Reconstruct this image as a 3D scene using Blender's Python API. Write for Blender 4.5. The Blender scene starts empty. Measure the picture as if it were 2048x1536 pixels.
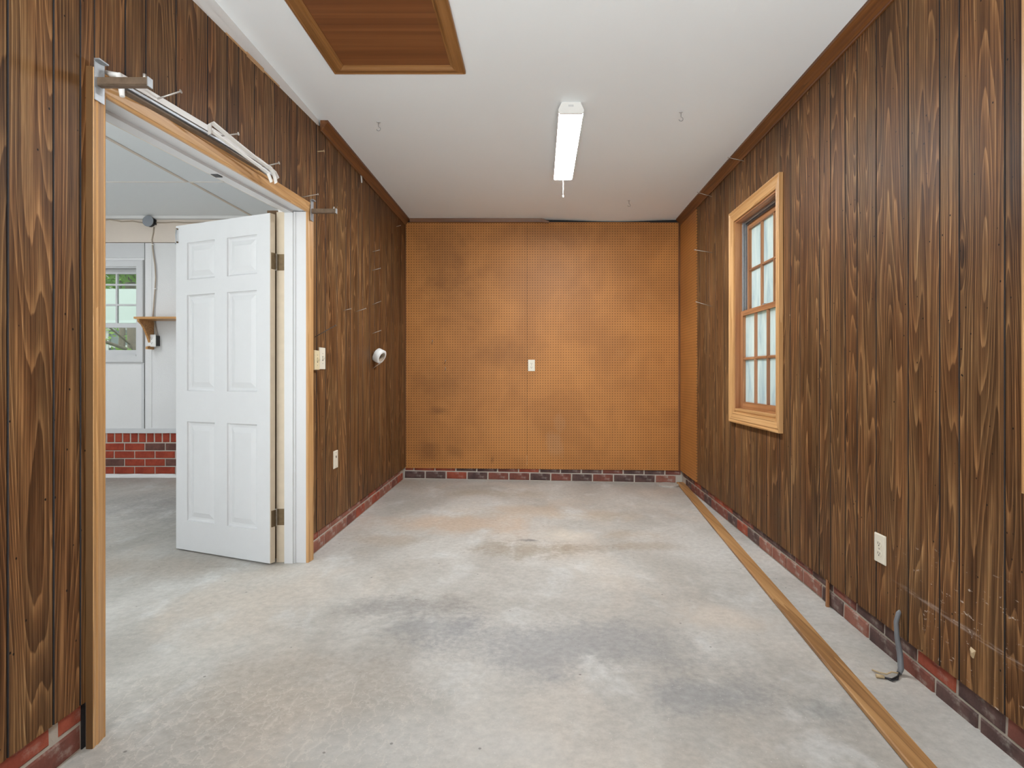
import bpy, math, random
from mathutils import Vector, Matrix

random.seed(7)
S = bpy.context.scene
C = S.collection
F = 1160.0            # focal length in pixels of the 2048 px wide frame
VX, VY = 1078.0, 749.0  # vanishing point of the room's long axis
HC = 1.04             # camera height

# ------------------------------------------------------------------ camera
cam = bpy.data.cameras.new('camera')
cam.sensor_width = 36.0
cam.lens = F / 2048 * 36.0
cam.shift_x = -(VX - 1024) / 2048
cam.shift_y = -(768 - VY) / 2048
cam.clip_start = 0.02
camo = bpy.data.objects.new('camera', cam); C.objects.link(camo)
camo.location = (0, 0, HC); camo.rotation_euler = (math.pi / 2, 0, 0)
S.camera = camo

# ------------------------------------------------------------------ world, lights, exposure
W = bpy.data.worlds.new('overcast_sky'); S.world = W; W.use_nodes = True
bg = W.node_tree.nodes['Background']
bg.inputs[0].default_value = (0.93, 0.97, 1.0, 1); bg.inputs[1].default_value = 1.15

def area_light(name, loc, rot, sx, sy, power, col=(1, 1, 1)):
    l = bpy.data.lights.new(name, 'AREA'); l.shape = 'RECTANGLE'; l.size = sx; l.size_y = sy
    l.energy = power; l.color = col
    o = bpy.data.objects.new(name, l); C.objects.link(o); o.location = loc; o.rotation_euler = rot
    return o
# added fill lights standing for daylight at the unseen open bay ends, behind the camera
area_light('fill_garage_end', (0.03, -3.3, 1.25), (math.pi / 2, 0, 0), 2.5, 2.3, 12, (0.95, 0.98, 1.0))
area_light('fill_side_bay', (-3.4, -3.3, 1.25), (math.pi / 2, 0, 0), 3.4, 2.3, 8, (0.95, 0.98, 1.0))
# added upward fill lights brightening the ceilings from the bay mouths, behind the camera
area_light('upward_fill', (0.03, -2.2, 0.02), (math.pi, 0, 0), 2.4, 2.4, 310, (0.94, 0.975, 1.0))
area_light('upward_fill_side', (-3.4, -2.2, 0.02), (math.pi, 0, 0), 3.4, 2.4, 215, (0.95, 0.98, 1.0))
sun = bpy.data.lights.new('sun', 'SUN'); sun.energy = 1.2; sun.angle = 0.02; sun.color = (1.0, 0.96, 0.88)
suno = bpy.data.objects.new('sun', sun); C.objects.link(suno); suno.location = (0, -8, 12)
suno.rotation_euler = (math.radians(38), 0, math.radians(-12))

V = S.view_settings
V.view_transform = 'Standard'; V.look = 'None'; V.gamma = 1.0; V.use_curve_mapping = False
V.exposure = 0.50
S.display_settings.display_device = 'sRGB'
S.cycles.max_bounces = 6; S.cycles.diffuse_bounces = 4; S.cycles.glossy_bounces = 2
S.cycles.caustics_reflective = False; S.cycles.caustics_refractive = False
S.cycles.use_adaptive_sampling = True; S.cycles.adaptive_threshold = 0.1
S.cycles.transparent_max_bounces = 12; S.cycles.sample_clamp_indirect = 6.0

# ------------------------------------------------------------------ room dimensions
XL, XR, YB, ZC = -1.32, 1.394, 5.714, 2.575   # left / right panel faces, back wall, ceiling
XL2 = -1.49                                   # side-bay face of the left wall
YF = -3.5                                     # open front end
YB2, XF2, ZC2 = 5.80, -5.3, 2.62              # side bay: back wall, far wall, ceiling

def lerp(a, b, t): return a + (b - a) * t
def clamp(t): return max(0.0, min(1.0, t))
def zl(y): return 0.010 - 0.0152 * (5.714 - max(y, 0.5))
def zr(y): return -0.034 - 0.0168 * (5.714 - max(y, 0.5))
def zfloor(x, y):
    t = clamp((x - XL) / (XR - XL))
    return lerp(zl(y), zr(y), t)
def px_plane_x(x, y, X):       # pixel -> point on the plane X = const
    Y = F * X / (x - VX); return Vector((X, Y, HC - (y - VY) * Y / F))
def px_plane_y(x, y, Y):
    return Vector(((x - VX) * Y / F, Y, HC - (y - VY) * Y / F))

# ------------------------------------------------------------------ material helpers
MATS = {}
class NT:
    def __init__(s, name):
        s.m = bpy.data.materials.new(name); s.m.use_nodes = True
        s.t = s.m.node_tree; s.t.nodes.clear()
        s.out = s.t.nodes.new('ShaderNodeOutputMaterial')
    def n(s, kind, **kw):
        nd = s.t.nodes.new(kind)
        for k, v in kw.items(): setattr(nd, k, v)
        return nd
    def l(s, a, b): s.t.links.new(a, b)
    def put(s, sock, v):
        if isinstance(v, bpy.types.NodeSocket): s.l(v, sock)
        else: sock.default_value = v
    def math(s, op, a, b=None, c=None, cl=False):
        nd = s.n('ShaderNodeMath', operation=op, use_clamp=cl)
        for i, v in enumerate((a, b, c)):
            if v is not None: s.put(nd.inputs[i], v)
        return nd.outputs[0]
    def vmath(s, op, a, b):
        nd = s.n('ShaderNodeVectorMath', operation=op); s.put(nd.inputs[0], a); s.put(nd.inputs[1], b)
        return nd.outputs[0]
    def comb(s, x, y, z):
        nd = s.n('ShaderNodeCombineXYZ')
        for i, v in enumerate((x, y, z)): s.put(nd.inputs[i], v)
        return nd.outputs[0]
    def sep(s, v):
        nd = s.n('ShaderNodeSeparateXYZ'); s.l(v, nd.inputs[0]); return nd.outputs
    def coord(s): return s.n('ShaderNodeTexCoord').outputs['Object']
    def rnd(s): return s.n('ShaderNodeObjectInfo').outputs['Random']
    def noise(s, vec, scale, detail=3.0, rough=0.5, dist=0.0):
        nd = s.n('ShaderNodeTexNoise'); s.put(nd.inputs['Vector'], vec)
        s.put(nd.inputs['Scale'], scale); nd.inputs['Detail'].default_value = detail
        nd.inputs['Roughness'].default_value = rough; nd.inputs['Distortion'].default_value = dist
        return nd.outputs[0]
    def voro(s, vec, scale, feature='F1', out='Distance'):
        nd = s.n('ShaderNodeTexVoronoi', feature=feature); s.put(nd.inputs['Vector'], vec)
        nd.inputs['Scale'].default_value = scale
        return nd.outputs[out]
    def ramp(s, v, stops, mode='LINEAR'):
        nd = s.n('ShaderNodeValToRGB'); cr = nd.color_ramp; cr.interpolation = mode
        while len(cr.elements) < len(stops): cr.elements.new(0.5)
        for e, (p, c) in zip(cr.elements, stops):
            e.position = p; e.color = (c, c, c, 1) if not isinstance(c, tuple) else (c[0], c[1], c[2], 1)
        s.put(nd.inputs[0], v); return nd.outputs[0]
    def mix(s, f, a, b, mode='MIX'):
        nd = s.n('ShaderNodeMix', data_type='RGBA', blend_type=mode)
        s.put(nd.inputs[0], f)
        for i, v in ((6, a), (7, b)):
            if isinstance(v, tuple): v = (v[0], v[1], v[2], 1)
            s.put(nd.inputs[i], v)
        return nd.outputs[2]
    def smooth(s, v, a, b):
        nd = s.n('ShaderNodeMapRange', interpolation_type='SMOOTHSTEP')
        s.put(nd.inputs[0], v); nd.inputs[1].default_value = a; nd.inputs[2].default_value = b
        return nd.outputs[0]
    def fin(s, col, rough=0.6, metal=0.0, bump=None, bstr=0.2, bdist=0.002, spec=0.5):
        p = s.n('ShaderNodeBsdfPrincipled')
        if isinstance(col, tuple): col = (col[0], col[1], col[2], 1)
        s.put(p.inputs['Base Color'], col); s.put(p.inputs['Roughness'], rough)
        s.put(p.inputs['Metallic'], metal); p.inputs['Specular IOR Level'].default_value = spec
        if bump is not None:
            b = s.n('ShaderNodeBump'); b.inputs['Strength'].default_value = bstr
            b.inputs['Distance'].default_value = bdist; s.l(bump, b.inputs['Height'])
            s.l(b.outputs[0], p.inputs['Normal'])
        s.l(p.outputs[0], s.out.inputs[0]); return s.m

def plain(name, col, rough=0.5, metal=0.0, var=0.06, scale=14, spec=0.5):
    t = NT(name); n = t.noise(t.coord(), scale, 2, 0.6)
    k = t.math('ADD', t.math('MULTIPLY', n, 2 * var), 1 - var)
    c = t.mix(1.0, col, t.comb(k, k, k), 'MULTIPLY')
    return t.fin(c, rough, metal, None, 0.1, 0.001, spec)

def panel_wood(axis_across, scuffs=False):
    """dark printed walnut panelling: tall cathedral grain, knots, fine fibres"""
    t = NT('panel_wood_' + axis_across + ('_scuffed' if scuffs else ''))
    co = t.coord(); xyz = t.sep(co); r = t.rnd()
    u = xyz['XYZ'.index(axis_across)]; v = xyz[2]
    off = t.math('MULTIPLY', r, 61.0)
    # slow meander of the grain
    wob = t.noise(t.comb(t.math('MULTIPLY', u, 3.0), t.math('MULTIPLY', v, 1.1), off), 1.0, 2, 0.5)
    uw = t.math('ADD', u, t.math('MULTIPLY', t.math('SUBTRACT', wob, 0.5), 0.028))
    base = t.noise(t.comb(t.math('MULTIPLY', uw, 8.0), t.math('MULTIPLY', v, 0.55), off), 1.0, 1.2, 0.42)
    # knots push the rings apart
    kv = t.comb(t.math('MULTIPLY', u, 4.6), t.math('MULTIPLY', v, 1.3), t.math('ADD', off, 3.3))
    kd = t.voro(kv, 1.0)
    knot = t.smooth(kd, 0.20, 0.0)
    fld = t.math('ADD', t.math('MULTIPLY', base, 19.0), t.math('MULTIPLY', knot, 1.6))
    fld = t.math('ADD', fld, t.math('MULTIPLY', t.noise(t.comb(t.math('MULTIPLY', u, 60.0), t.math('MULTIPLY', v, 5.0), off), 1.0, 2, 0.6), 0.35))
    ring = t.math('FRACT', fld)
    rc = t.ramp(ring, [(0.0, 0.05), (0.30, 0.20), (0.62, 0.42), (0.86, 0.92), (0.95, 1.0), (1.0, 0.10)])
    # straight fine streaks
    st = t.noise(t.comb(t.math('MULTIPLY', uw, 170.0), t.math('MULTIPLY', v, 0.9), off), 1.0, 3, 0.65)
    fib = t.noise(t.comb(t.math('MULTIPLY', u, 420.0), t.math('MULTIPLY', v, 9.0), off), 1.0, 2, 0.6)
    blot = t.noise(t.comb(t.math('MULTIPLY', u, 7.0), t.math('MULTIPLY', v, 1.6), off), 1.0, 3, 0.55)
    val = t.math('ADD', t.math('MULTIPLY', rc, 0.36), t.math('MULTIPLY', t.math('SUBTRACT', st, 0.5), 1.10))
    val = t.math('ADD', val, t.math('MULTIPLY', t.math('SUBTRACT', blot, 0.5), 0.50))
    val = t.math('ADD', val, t.math('MULTIPLY', t.math('SUBTRACT', fib, 0.5), 0.45))
    val = t.math('ADD', val, t.math('MULTIPLY', t.math('SUBTRACT', r, 0.5), 0.10))
    val = t.math('SUBTRACT', val, t.math('MULTIPLY', t.smooth(kd, 0.09, 0.0), 0.40))
    val = t.math('ADD', val, 0.285)
    col = t.ramp(val, [(0.0, (0.024, 0.011, 0.005)), (0.25, (0.072, 0.033, 0.014)), (0.50, (0.155, 0.079, 0.034)),
                       (0.74, (0.290, 0.158, 0.070)), (1.0, (0.52, 0.325, 0.160))])
    # reddish and olive zones of the print
    hz_ = t.noise(t.comb(t.math('MULTIPLY', u, 11.0), t.math('MULTIPLY', v, 1.3), t.math('ADD', off, 9.0)), 1.0, 3, 0.6)
    col = t.mix(1.0, col, t.mix(t.smooth(hz_, 0.36, 0.64), (0.98, 1.0, 0.96), (1.08, 0.97, 0.86)), 'MULTIPLY')
    # worm ticks
    tick = t.voro(t.comb(t.math('MULTIPLY', u, 22.0), t.math('MULTIPLY', v, 17.0), off), 1.0)
    col = t.mix(t.smooth(tick, 0.075, 0.045), col, (0.012, 0.008, 0.006))
    if scuffs:   # pale scrapes where things were shoved against the lower near part of the wall
        yy = xyz[1]
        m = t.math('MULTIPLY', t.smooth(yy, 2.35, 2.05), t.smooth(v, 0.48, 0.30))
        sc = t.noise(t.comb(t.math('MULTIPLY', yy, 26.0), t.math('MULTIPLY', v, 60.0), 1.7), 1.0, 4, 0.7)
        col = t.mix(t.math('MULTIPLY', t.smooth(sc, 0.63, 0.69), m), col, (0.50, 0.42, 0.36))
        band = t.math('ABSOLUTE', t.math('SUBTRACT', v, t.math('ADD', t.math('MULTIPLY', t.math('SUBTRACT', yy, 1.75), 0.06), 0.20)))
        bn = t.noise(t.comb(t.math('MULTIPLY', yy, 9.0), t.math('MULTIPLY', v, 90.0), 0.0), 1.0, 3, 0.7)
        bm = t.math('MULTIPLY', t.math('MULTIPLY', t.smooth(band, 0.013, 0.004), m), t.smooth(bn, 0.40, 0.62))
        col = t.mix(t.math('MULTIPLY', bm, 0.5), col, (0.42, 0.34, 0.30))
        # scattered chips higher up
        ch = t.voro(t.comb(t.math('MULTIPLY', yy, 2.6), t.math('MULTIPLY', v, 2.2), 4.0), 1.0)
        col = t.mix(t.smooth(ch, 0.030, 0.016), col, (0.52, 0.36, 0.20))
    rough = t.math('ADD', t.math('MULTIPLY', blot, 0.18), 0.42)
    return t.fin(col, rough, 0, None, 0.06, 0.001, 0.12)

def oak(name, along, c0, c1, c2, rough=0.4, fine=70.0):
    t = NT(name); xyz = t.sep(t.coord()); r = t.math('MULTIPLY', t.rnd(), 37.0)
    s = [fine, fine, fine]; s['XYZ'.index(along)] = fine * 0.025
    v = t.comb(*[t.math('ADD', t.math('MULTIPLY', xyz[i], s[i]), r) for i in range(3)])
    a = t.noise(v, 1.0, 4, 0.62, 0.3)
    s2 = [x * 0.16 for x in s]
    v2 = t.comb(*[t.math('ADD', t.math('MULTIPLY', xyz[i], s2[i]), r) for i in range(3)])
    b = t.noise(v2, 1.0, 2, 0.5, 0.6)
    rg = t.math('FRACT', t.math('MULTIPLY', b, 7.0))
    val = t.math('ADD', t.math('MULTIPLY', a, 0.75), t.math('MULTIPLY', rg, 0.25))
    col = t.ramp(val, [(0.25, c0), (0.5, c1), (0.75, c2)])
    return t.fin(col, rough, 0, None, 0.08, 0.001, 0.45)

def M(k): return MATS[k]
GOLD = ((0.35, 0.178, 0.064), (0.53, 0.296, 0.120), (0.65, 0.40, 0.19))
CROWN = ((0.075, 0.028, 0.008), (0.150, 0.055, 0.016), (0.215, 0.088, 0.028))
BOARD = ((0.19, 0.088, 0.028), (0.37, 0.19, 0.070), (0.52, 0.30, 0.125))
SASH = ((0.20, 0.082, 0.032), (0.34, 0.150, 0.062), (0.47, 0.235, 0.105))
for ax in 'XYZ':
    MATS['gold' + ax] = oak('casing_oak_' + ax, ax, *GOLD)
    MATS['crown' + ax] = oak('crown_stain_' + ax, ax, *CROWN, rough=0.35)
    MATS['sash' + ax] = oak('sash_pine_' + ax, ax, *SASH)
MATS['boardY'] = oak('floor_strip_oak', 'Y', *BOARD, rough=0.55, fine=45)
MATS['hatch'] = oak('hatch_plywood', 'X', (0.135, 0.046, 0.015), (0.185, 0.066, 0.021), (0.24, 0.095, 0.032), fine=30)
MATS['hatchX'] = oak('hatch_oak_X', 'X', (0.17, 0.072, 0.020), (0.27, 0.122, 0.036), (0.35, 0.17, 0.058)); MATS['hatchY'] = oak('hatch_oak_Y', 'Y', (0.17, 0.072, 0.020), (0.27, 0.122, 0.036), (0.35, 0.17, 0.058))
MATS['panel'] = panel_wood('Y'); MATS['panel_r'] = panel_wood('Y', True)
MATS['groove'] = plain('groove_black', (0.012, 0.010, 0.011), 0.7)
MATS['white'] = plain('white_paint', (0.60, 0.605, 0.615), 0.42, var=0.02)
MATS['white_wall'] = plain('white_wall_paint', (0.76, 0.755, 0.75), 0.55, var=0.025, scale=40)
MATS['cream'] = plain('old_cream_paint', (0.62, 0.52, 0.39), 0.5, var=0.12)
MATS['beige'] = plain('beige_paint', (0.72, 0.63, 0.55), 0.6, var=0.05, scale=6)
MATS['ivory'] = plain('ivory_plastic', (0.72, 0.62, 0.40), 0.35, var=0.03)
MATS['offwhite'] = plain('offwhite_plastic', (0.76, 0.72, 0.60), 0.35, var=0.03)
MATS['whiteplastic'] = plain('white_plastic', (0.80, 0.80, 0.78), 0.35, var=0.02)
MATS['edge'] = plain('dark_brown_edge', (0.115, 0.055, 0.016), 0.6)  # plain dark brown, for the casing edge strip and the door gap board
MATS['slot'] = plain('slot_dark', (0.05, 0.04, 0.03), 0.6)
MATS['zinc'] = plain('galvanised_steel', (0.38, 0.40, 0.42), 0.45, 0.6, var=0.18, scale=60)
MATS['rusty'] = plain('rusty_steel', (0.15, 0.105, 0.07), 0.6, 0.3, var=0.35, scale=50)
MATS['nail'] = plain('nail_steel', (0.44, 0.42, 0.39), 0.4, 0.6, var=0.1)
MATS['nail_dark'] = plain('dark_nail_steel', (0.12, 0.10, 0.09), 0.45, 0.6, var=0.2)
MATS['brass'] = plain('tarnished_hinge', (0.17, 0.115, 0.06), 0.45, 0.6, var=0.4, scale=45)
MATS['black'] = plain('black_plastic', (0.02, 0.02, 0.022), 0.5)
MATS['grey'] = plain('grey_cover_plate', (0.27, 0.29, 0.32), 0.5)
MATS['cable'] = plain('grey_cable_sheath', (0.155, 0.165, 0.18), 0.5, var=0.12)
MATS['wire'] = plain('old_cable_jacket', (0.45, 0.37, 0.29), 0.6)
MATS['copper'] = plain('wire_end', (0.50, 0.38, 0.22), 0.6)
MATS['tape'] = plain('white_tape', (0.76, 0.77, 0.76), 0.5, var=0.02)
MATS['card'] = plain('cardboard_core', (0.30, 0.24, 0.18), 0.8)
MATS['shelfwood'] = oak('shelf_pine', 'X', (0.36, 0.16, 0.05), (0.52, 0.26, 0.085), (0.62, 0.35, 0.13))

def mk_ceiling():
    t = NT('ceiling_paint'); co = t.coord(); xyz = t.sep(co)
    n = t.noise(co, 1.3, 3, 0.55)
    col = t.mix(n, (0.83, 0.87, 0.89), (0.86, 0.90, 0.92))
    return t.fin(col, 0.6)
MATS['ceiling'] = mk_ceiling()

def mk_textured_white():
    t = NT('stippled_white_board'); co = t.coord()
    n = t.noise(co, 3, 3, 0.5); s = t.noise(co, 130, 2, 0.6)
    col = t.mix(n, (0.70, 0.70, 0.70), (0.76, 0.76, 0.765))
    return t.fin(col, 0.6, 0, s, 0.55, 0.003)
MATS['stipple'] = mk_textured_white()

def mk_concrete():
    t = NT('stained_concrete'); co = t.coord(); xyz = t.sep(co)
    wv = t.vmath('MULTIPLY', co, (1.1, 0.75, 1.0))
    big = t.noise(wv, 1.15, 3, 0.6, 0.5); mid = t.noise(wv, 3.4, 5, 0.62, 0.3); fine = t.noise(co, 34, 3, 0.7)
    tone = t.noise(t.vmath('ADD', wv, (7, 3, 0)), 1.3, 3, 0.6, 0.4)
    col = t.mix(t.smooth(big, 0.36, 0.66), (0.375, 0.357, 0.322), (0.495, 0.481, 0.448))
    col = t.mix(t.math('MULTIPLY', t.smooth(tone, 0.47, 0.70), 0.42), col, (0.53, 0.455, 0.375))
    col = t.mix(t.math('MULTIPLY', t.smooth(mid, 0.52, 0.72), 0.50), col, (0.60, 0.61, 0.60))
    col = t.mix(t.math('MULTIPLY', t.smooth(mid, 0.46, 0.30), 0.28), col, (0.36, 0.335, 0.295))
    flat = t.vmath('MULTIPLY', co, (1, 1, 0))
    wobb = t.math('ADD', t.math('MULTIPLY', t.math('SUBTRACT', mid, 0.5), 2.4), t.math('MULTIPLY', t.math('SUBTRACT', fine, 0.5), 0.8))
    # individual stains: (x, y, rx, ry, colour, strength)
    for x, y, rx, ry, c, k in [
        (-0.10, 3.62, 0.34, 0.20, (0.24, 0.185, 0.12), 0.75), (0.28, 3.62, 0.20, 0.12, (0.27, 0.21, 0.15), 0.5),
        (0.20, 3.92, 0.22, 0.16, (0.64, 0.58, 0.48), 0.55), (-0.06, 3.78, 0.08, 0.03, (0.10, 0.10, 0.11), 0.8),
        (0.70, 3.70, 0.26, 0.10, (0.31, 0.25, 0.18), 0.6), (0.62, 3.95, 0.22, 0.12, (0.38, 0.30, 0.21), 0.5),
        (-0.55, 4.15, 0.60, 0.28, (0.52, 0.37, 0.25), 0.65), (-0.05, 4.55, 0.45, 0.22, (0.46, 0.34, 0.23), 0.6),
        (-0.35, 5.15, 0.55, 0.15, (0.36, 0.30, 0.21), 0.55), (0.45, 4.45, 0.40, 0.16, (0.42, 0.33, 0.23), 0.5),
        (-0.95, 3.75, 0.26, 0.12, (0.36, 0.28, 0.20), 0.55), (-0.62, 2.72, 0.28, 0.14, (0.23, 0.22, 0.21), 0.75),
        (-0.50, 2.52, 0.24, 0.16, (0.24, 0.25, 0.26), 0.65), (0.12, 2.38, 0.62, 0.24, (0.27, 0.275, 0.28), 0.75),
        (0.62, 2.03, 0.26, 0.12, (0.24, 0.25, 0.26), 0.7), (-0.85, 2.0, 0.45, 0.24, (0.38, 0.33, 0.27), 0.6),
        (0.80, 2.66, 0.24, 0.14, (0.62, 0.52, 0.42), 0.5), (-2.7, 4.7, 0.9, 0.6, (0.25, 0.24, 0.24), 0.65),
        (-2.3, 5.45, 1.2, 0.3, (0.33, 0.25, 0.17), 0.6), (-2.1, 3.2, 0.6, 0.22, (0.40, 0.33, 0.26), 0.5),
        (0.95, 1.95, 0.14, 0.10, (0.25, 0.27, 0.27), 0.6), (-0.35, 1.72, 0.4, 0.2, (0.58, 0.58, 0.56), 0.5)]:
        q = t.n('ShaderNodeVectorMath', operation='MULTIPLY_ADD'); t.l(flat, q.inputs[0])
        q.inputs[1].default_value = (1 / rx, 1 / ry, 0); q.inputs[2].default_value = (-x / rx, -y / ry, 0)
        ln = t.n('ShaderNodeVectorMath', operation='LENGTH'); t.l(q.outputs[0], ln.inputs[0])
        d = t.math('ADD', ln.outputs[1], wobb)
        col = t.mix(t.math('MULTIPLY', t.smooth(d, 1.25, 0.2), k * 0.78), col, c)
    # blistered sealer in the near-left area
    cr = t.voro(t.vmath('ADD', co, t.vmath('MULTIPLY', t.comb(mid, fine, 0.0), (0.12, 0.12, 0))), 17, 'DISTANCE_TO_EDGE')
    zone = t.math('MULTIPLY', t.smooth(xyz[1], 2.3, 1.9), t.smooth(xyz[0], 0.0, -0.5))
    col = t.mix(t.math('MULTIPLY', t.math('MULTIPLY', t.smooth(cr, 0.06, 0.0), zone), 0.30), col, (0.66, 0.62, 0.55))
    k = t.math('ADD', t.math('MULTIPLY', fine, 0.60), 0.70)
    col = t.mix(1.0, col, t.comb(k, k, k), 'MULTIPLY')
    spk = t.voro(co, 42); col = t.mix(t.math('MULTIPLY', t.smooth(spk, 0.10, 0.05), 0.5), col, (0.70, 0.69, 0.66))
    spd = t.voro(t.vmath('ADD', co, (3.1, 5.7, 0)), 9); col = t.mix(t.math('MULTIPLY', t.smooth(spd, 0.055, 0.03), 0.7), col, (0.12, 0.11, 0.10))
    rough = t.math('ADD', t.math('MULTIPLY', mid, 0.25), 0.45)
    return t.fin(col, rough, 0, None, 0.18, 0.002, 0.4)
MATS['concrete'] = mk_concrete()

def mk_pegboard(ax):
    t = NT('pegboard_' + ax); co = t.coord(); xyz = t.sep(co)
    u = xyz['XYZ'.index(ax)]; v = xyz[2]
    fu = t.math('SUBTRACT', t.math('FRACT', t.math('DIVIDE', u, 0.0254)), 0.5)
    fv = t.math('SUBTRACT', t.math('FRACT', t.math('DIVIDE', v, 0.0254)), 0.5)
    d = t.math('SQRT', t.math('ADD', t.math('MULTIPLY', fu, fu), t.math('MULTIPLY', fv, fv)))
    hole = t.smooth(d, 0.185, 0.135)
    n = t.noise(co, 1.7, 3, 0.6, 0.4); m = t.noise(co, 7, 3, 0.6)
    col = t.mix(t.smooth(n, 0.33, 0.68), (0.385, 0.160, 0.042), (0.485, 0.208, 0.055))
    col = t.mix(t.math('MULTIPLY', t.smooth(m, 0.50, 0.80), 0.35), col, (0.43, 0.20, 0.065))
    if ax == 'X':   # handling grime, with shapes of its own
        for x, z, rx, rz, k in [(-0.95, 2.15, 0.30, 0.40, .5), (-0.75, 1.75, 0.45, 0.35, .38), (-0.98, 0.68, 0.10, 0.05, .8),
                                (-1.0, 0.95, 0.35, 0.22, .4), (-1.1, 0.30, 0.14, 0.12, .6), (-0.85, 0.27, 0.12, 0.08, .5),
                                (0.2, 2.42, 0.95, 0.14, .4), (-0.35, 1.25, 0.35, 0.16, .32), (-0.46, 0.2, 0.02, 0.04, .7)]:
            dx = t.math('DIVIDE', t.math('SUBTRACT', u, x), rx); dz = t.math('DIVIDE', t.math('SUBTRACT', v, z), rz)
            q = t.math('SQRT', t.math('ADD', t.math('MULTIPLY', dx, dx), t.math('MULTIPLY', dz, dz)))
            q = t.math('ADD', q, t.math('MULTIPLY', t.math('SUBTRACT', m, 0.5), 1.6))
            col = t.mix(t.math('MULTIPLY', t.smooth(q, 1.3, 0.1), k * 0.62), col, (0.115, 0.046, 0.015))
        for x, z, rx, rz, k in [(0.16, 0.36, 0.10, 0.16, .30), (0.2, 0.55, 0.07, 0.10, .18)]:
            dx = t.math('DIVIDE', t.math('SUBTRACT', u, x), rx); dz = t.math('DIVIDE', t.math('SUBTRACT', v, z), rz)
            q = t.math('SQRT', t.math('ADD', t.math('MULTIPLY', dx, dx), t.math('MULTIPLY', dz, dz)))
            q = t.math('ADD', q, t.math('MULTIPLY', t.math('SUBTRACT', m, 0.5), 1.6))
            col = t.mix(t.math('MULTIPLY', t.smooth(q, 1.1, 0.5), k), col, (0.46, 0.27, 0.14))
    col = t.mix(hole, col, (0.060, 0.024, 0.008))
    h = t.math('SUBTRACT', 1.0, hole)
    return t.fin(col, 0.48, 0, None, 0.35, 0.003, 0.3)
MATS['pegX'] = mk_pegboard('X'); MATS['pegY'] = mk_pegboard('Y')

def mk_brick(name, c0, c1, white):
    t = NT(name); co = t.coord(); n = t.noise(co, 28, 5, 0.65); b = t.noise(t.vmath('ADD', co, t.comb(t.rnd(), t.rnd(), 0.0)), 9, 4, 0.6)
    col = t.mix(t.smooth(b, 0.3, 0.7), c0, c1)
    k = t.math('ADD', t.math('MULTIPLY', n, 0.6), 0.7); col = t.mix(1.0, col, t.comb(k, k, k), 'MULTIPLY')
    if white:
        e = t.noise(t.vmath('ADD', co, (2, 9, 4)), 11, 5, 0.7)
        col = t.mix(t.math('MULTIPLY', t.smooth(e, 0.50, 0.70), white), col, (0.47, 0.43, 0.38))
    return t.fin(col, 0.75, 0, n, 0.5, 0.004, 0.3)
MATS['brick_red'] = mk_brick('brick_red', (0.235, 0.050, 0.028), (0.36, 0.088, 0.048), 0.35)
MATS['brick_dark'] = mk_brick('brick_purple_brown', (0.065, 0.038, 0.036), (0.135, 0.078, 0.068), 0.48)
MATS['brick_mid'] = mk_brick('brick_brown_red', (0.14, 0.050, 0.038), (0.23, 0.080, 0.056), 0.55)
MATS['brick_pale'] = mk_brick('brick_limewashed', (0.24, 0.09, 0.06), (0.30, 0.13, 0.095), 0.95)
MATS['brick_clean'] = mk_brick('brick_clean_red', (0.255, 0.036, 0.018), (0.36, 0.062, 0.030), 0.0)
MATS['brick_clean_dark'] = mk_brick('brick_clean_brown', (0.10, 0.045, 0.036), (0.17, 0.075, 0.058), 0.0)
def mk_mortar():
    t = NT('mortar'); co = t.coord(); n = t.noise(co, 40, 5, 0.65); b = t.noise(co, 6, 3)
    col = t.mix(b, (0.40, 0.355, 0.30), (0.54, 0.50, 0.44))
    return t.fin(col, 0.85, 0, n, 0.7, 0.004, 0.2)
MATS['mortar'] = mk_mortar()

def mk_frost():
    t = NT('whitewashed_glass'); co = t.coord()
    n = t.noise(t.vmath('MULTIPLY', co, (9, 9, 2.2)), 1.0, 5, 0.65, 0.5); r = t.rnd()
    n2 = t.math('ADD', n, t.math('MULTIPLY', t.math('SUBTRACT', r, 0.5), 0.12))
    col = t.ramp(n2, [(0.30, (0.50, 0.60, 0.66)), (0.48, (0.76, 0.83, 0.84)), (0.66, (0.90, 0.94, 0.93))])
    a = t.n('ShaderNodeBsdfTranslucent'); b = t.n('ShaderNodeBsdfDiffuse'); g = t.n('ShaderNodeBsdfGlossy')
    t.l(col, a.inputs[0]); t.l(col, b.inputs[0]); g.inputs['Roughness'].default_value = 0.15
    m1 = t.n('ShaderNodeMixShader'); m1.inputs[0].default_value = 0.25
    t.l(a.outputs[0], m1.inputs[1]); t.l(b.outputs[0], m1.inputs[2])
    m2 = t.n('ShaderNodeMixShader'); m2.inputs[0].default_value = 0.04
    t.l(m1.outputs[0], m2.inputs[1]); t.l(g.outputs[0], m2.inputs[2])
    t.l(m2.outputs[0], t.out.inputs[0]); return t.m
MATS['frost'] = mk_frost()
def mk_glass():
    t = NT('window_glass'); a = t.n('ShaderNodeBsdfTransparent'); g = t.n('ShaderNodeBsdfGlossy')
    a.inputs[0].default_value = (0.95, 0.985, 0.97, 1); g.inputs['Roughness'].default_value = 0.03
    fr = t.n('ShaderNodeFresnel'); fr.inputs[0].default_value = 1.45
    m = t.n('ShaderNodeMixShader'); t.l(fr.outputs[0], m.inputs[0]); t.l(a.outputs[0], m.inputs[1]); t.l(g.outputs[0], m.inputs[2])
    t.l(m.outputs[0], t.out.inputs[0]); return t.m
MATS['glass'] = mk_glass()
def mk_lens(name, k):
    t = NT(name); e = t.n('ShaderNodeEmission'); e.inputs[0].default_value = (0.93, 0.97, 1.0, 1); e.inputs[1].default_value = k
    t.l(e.outputs[0], t.out.inputs[0]); return t.m
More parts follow.
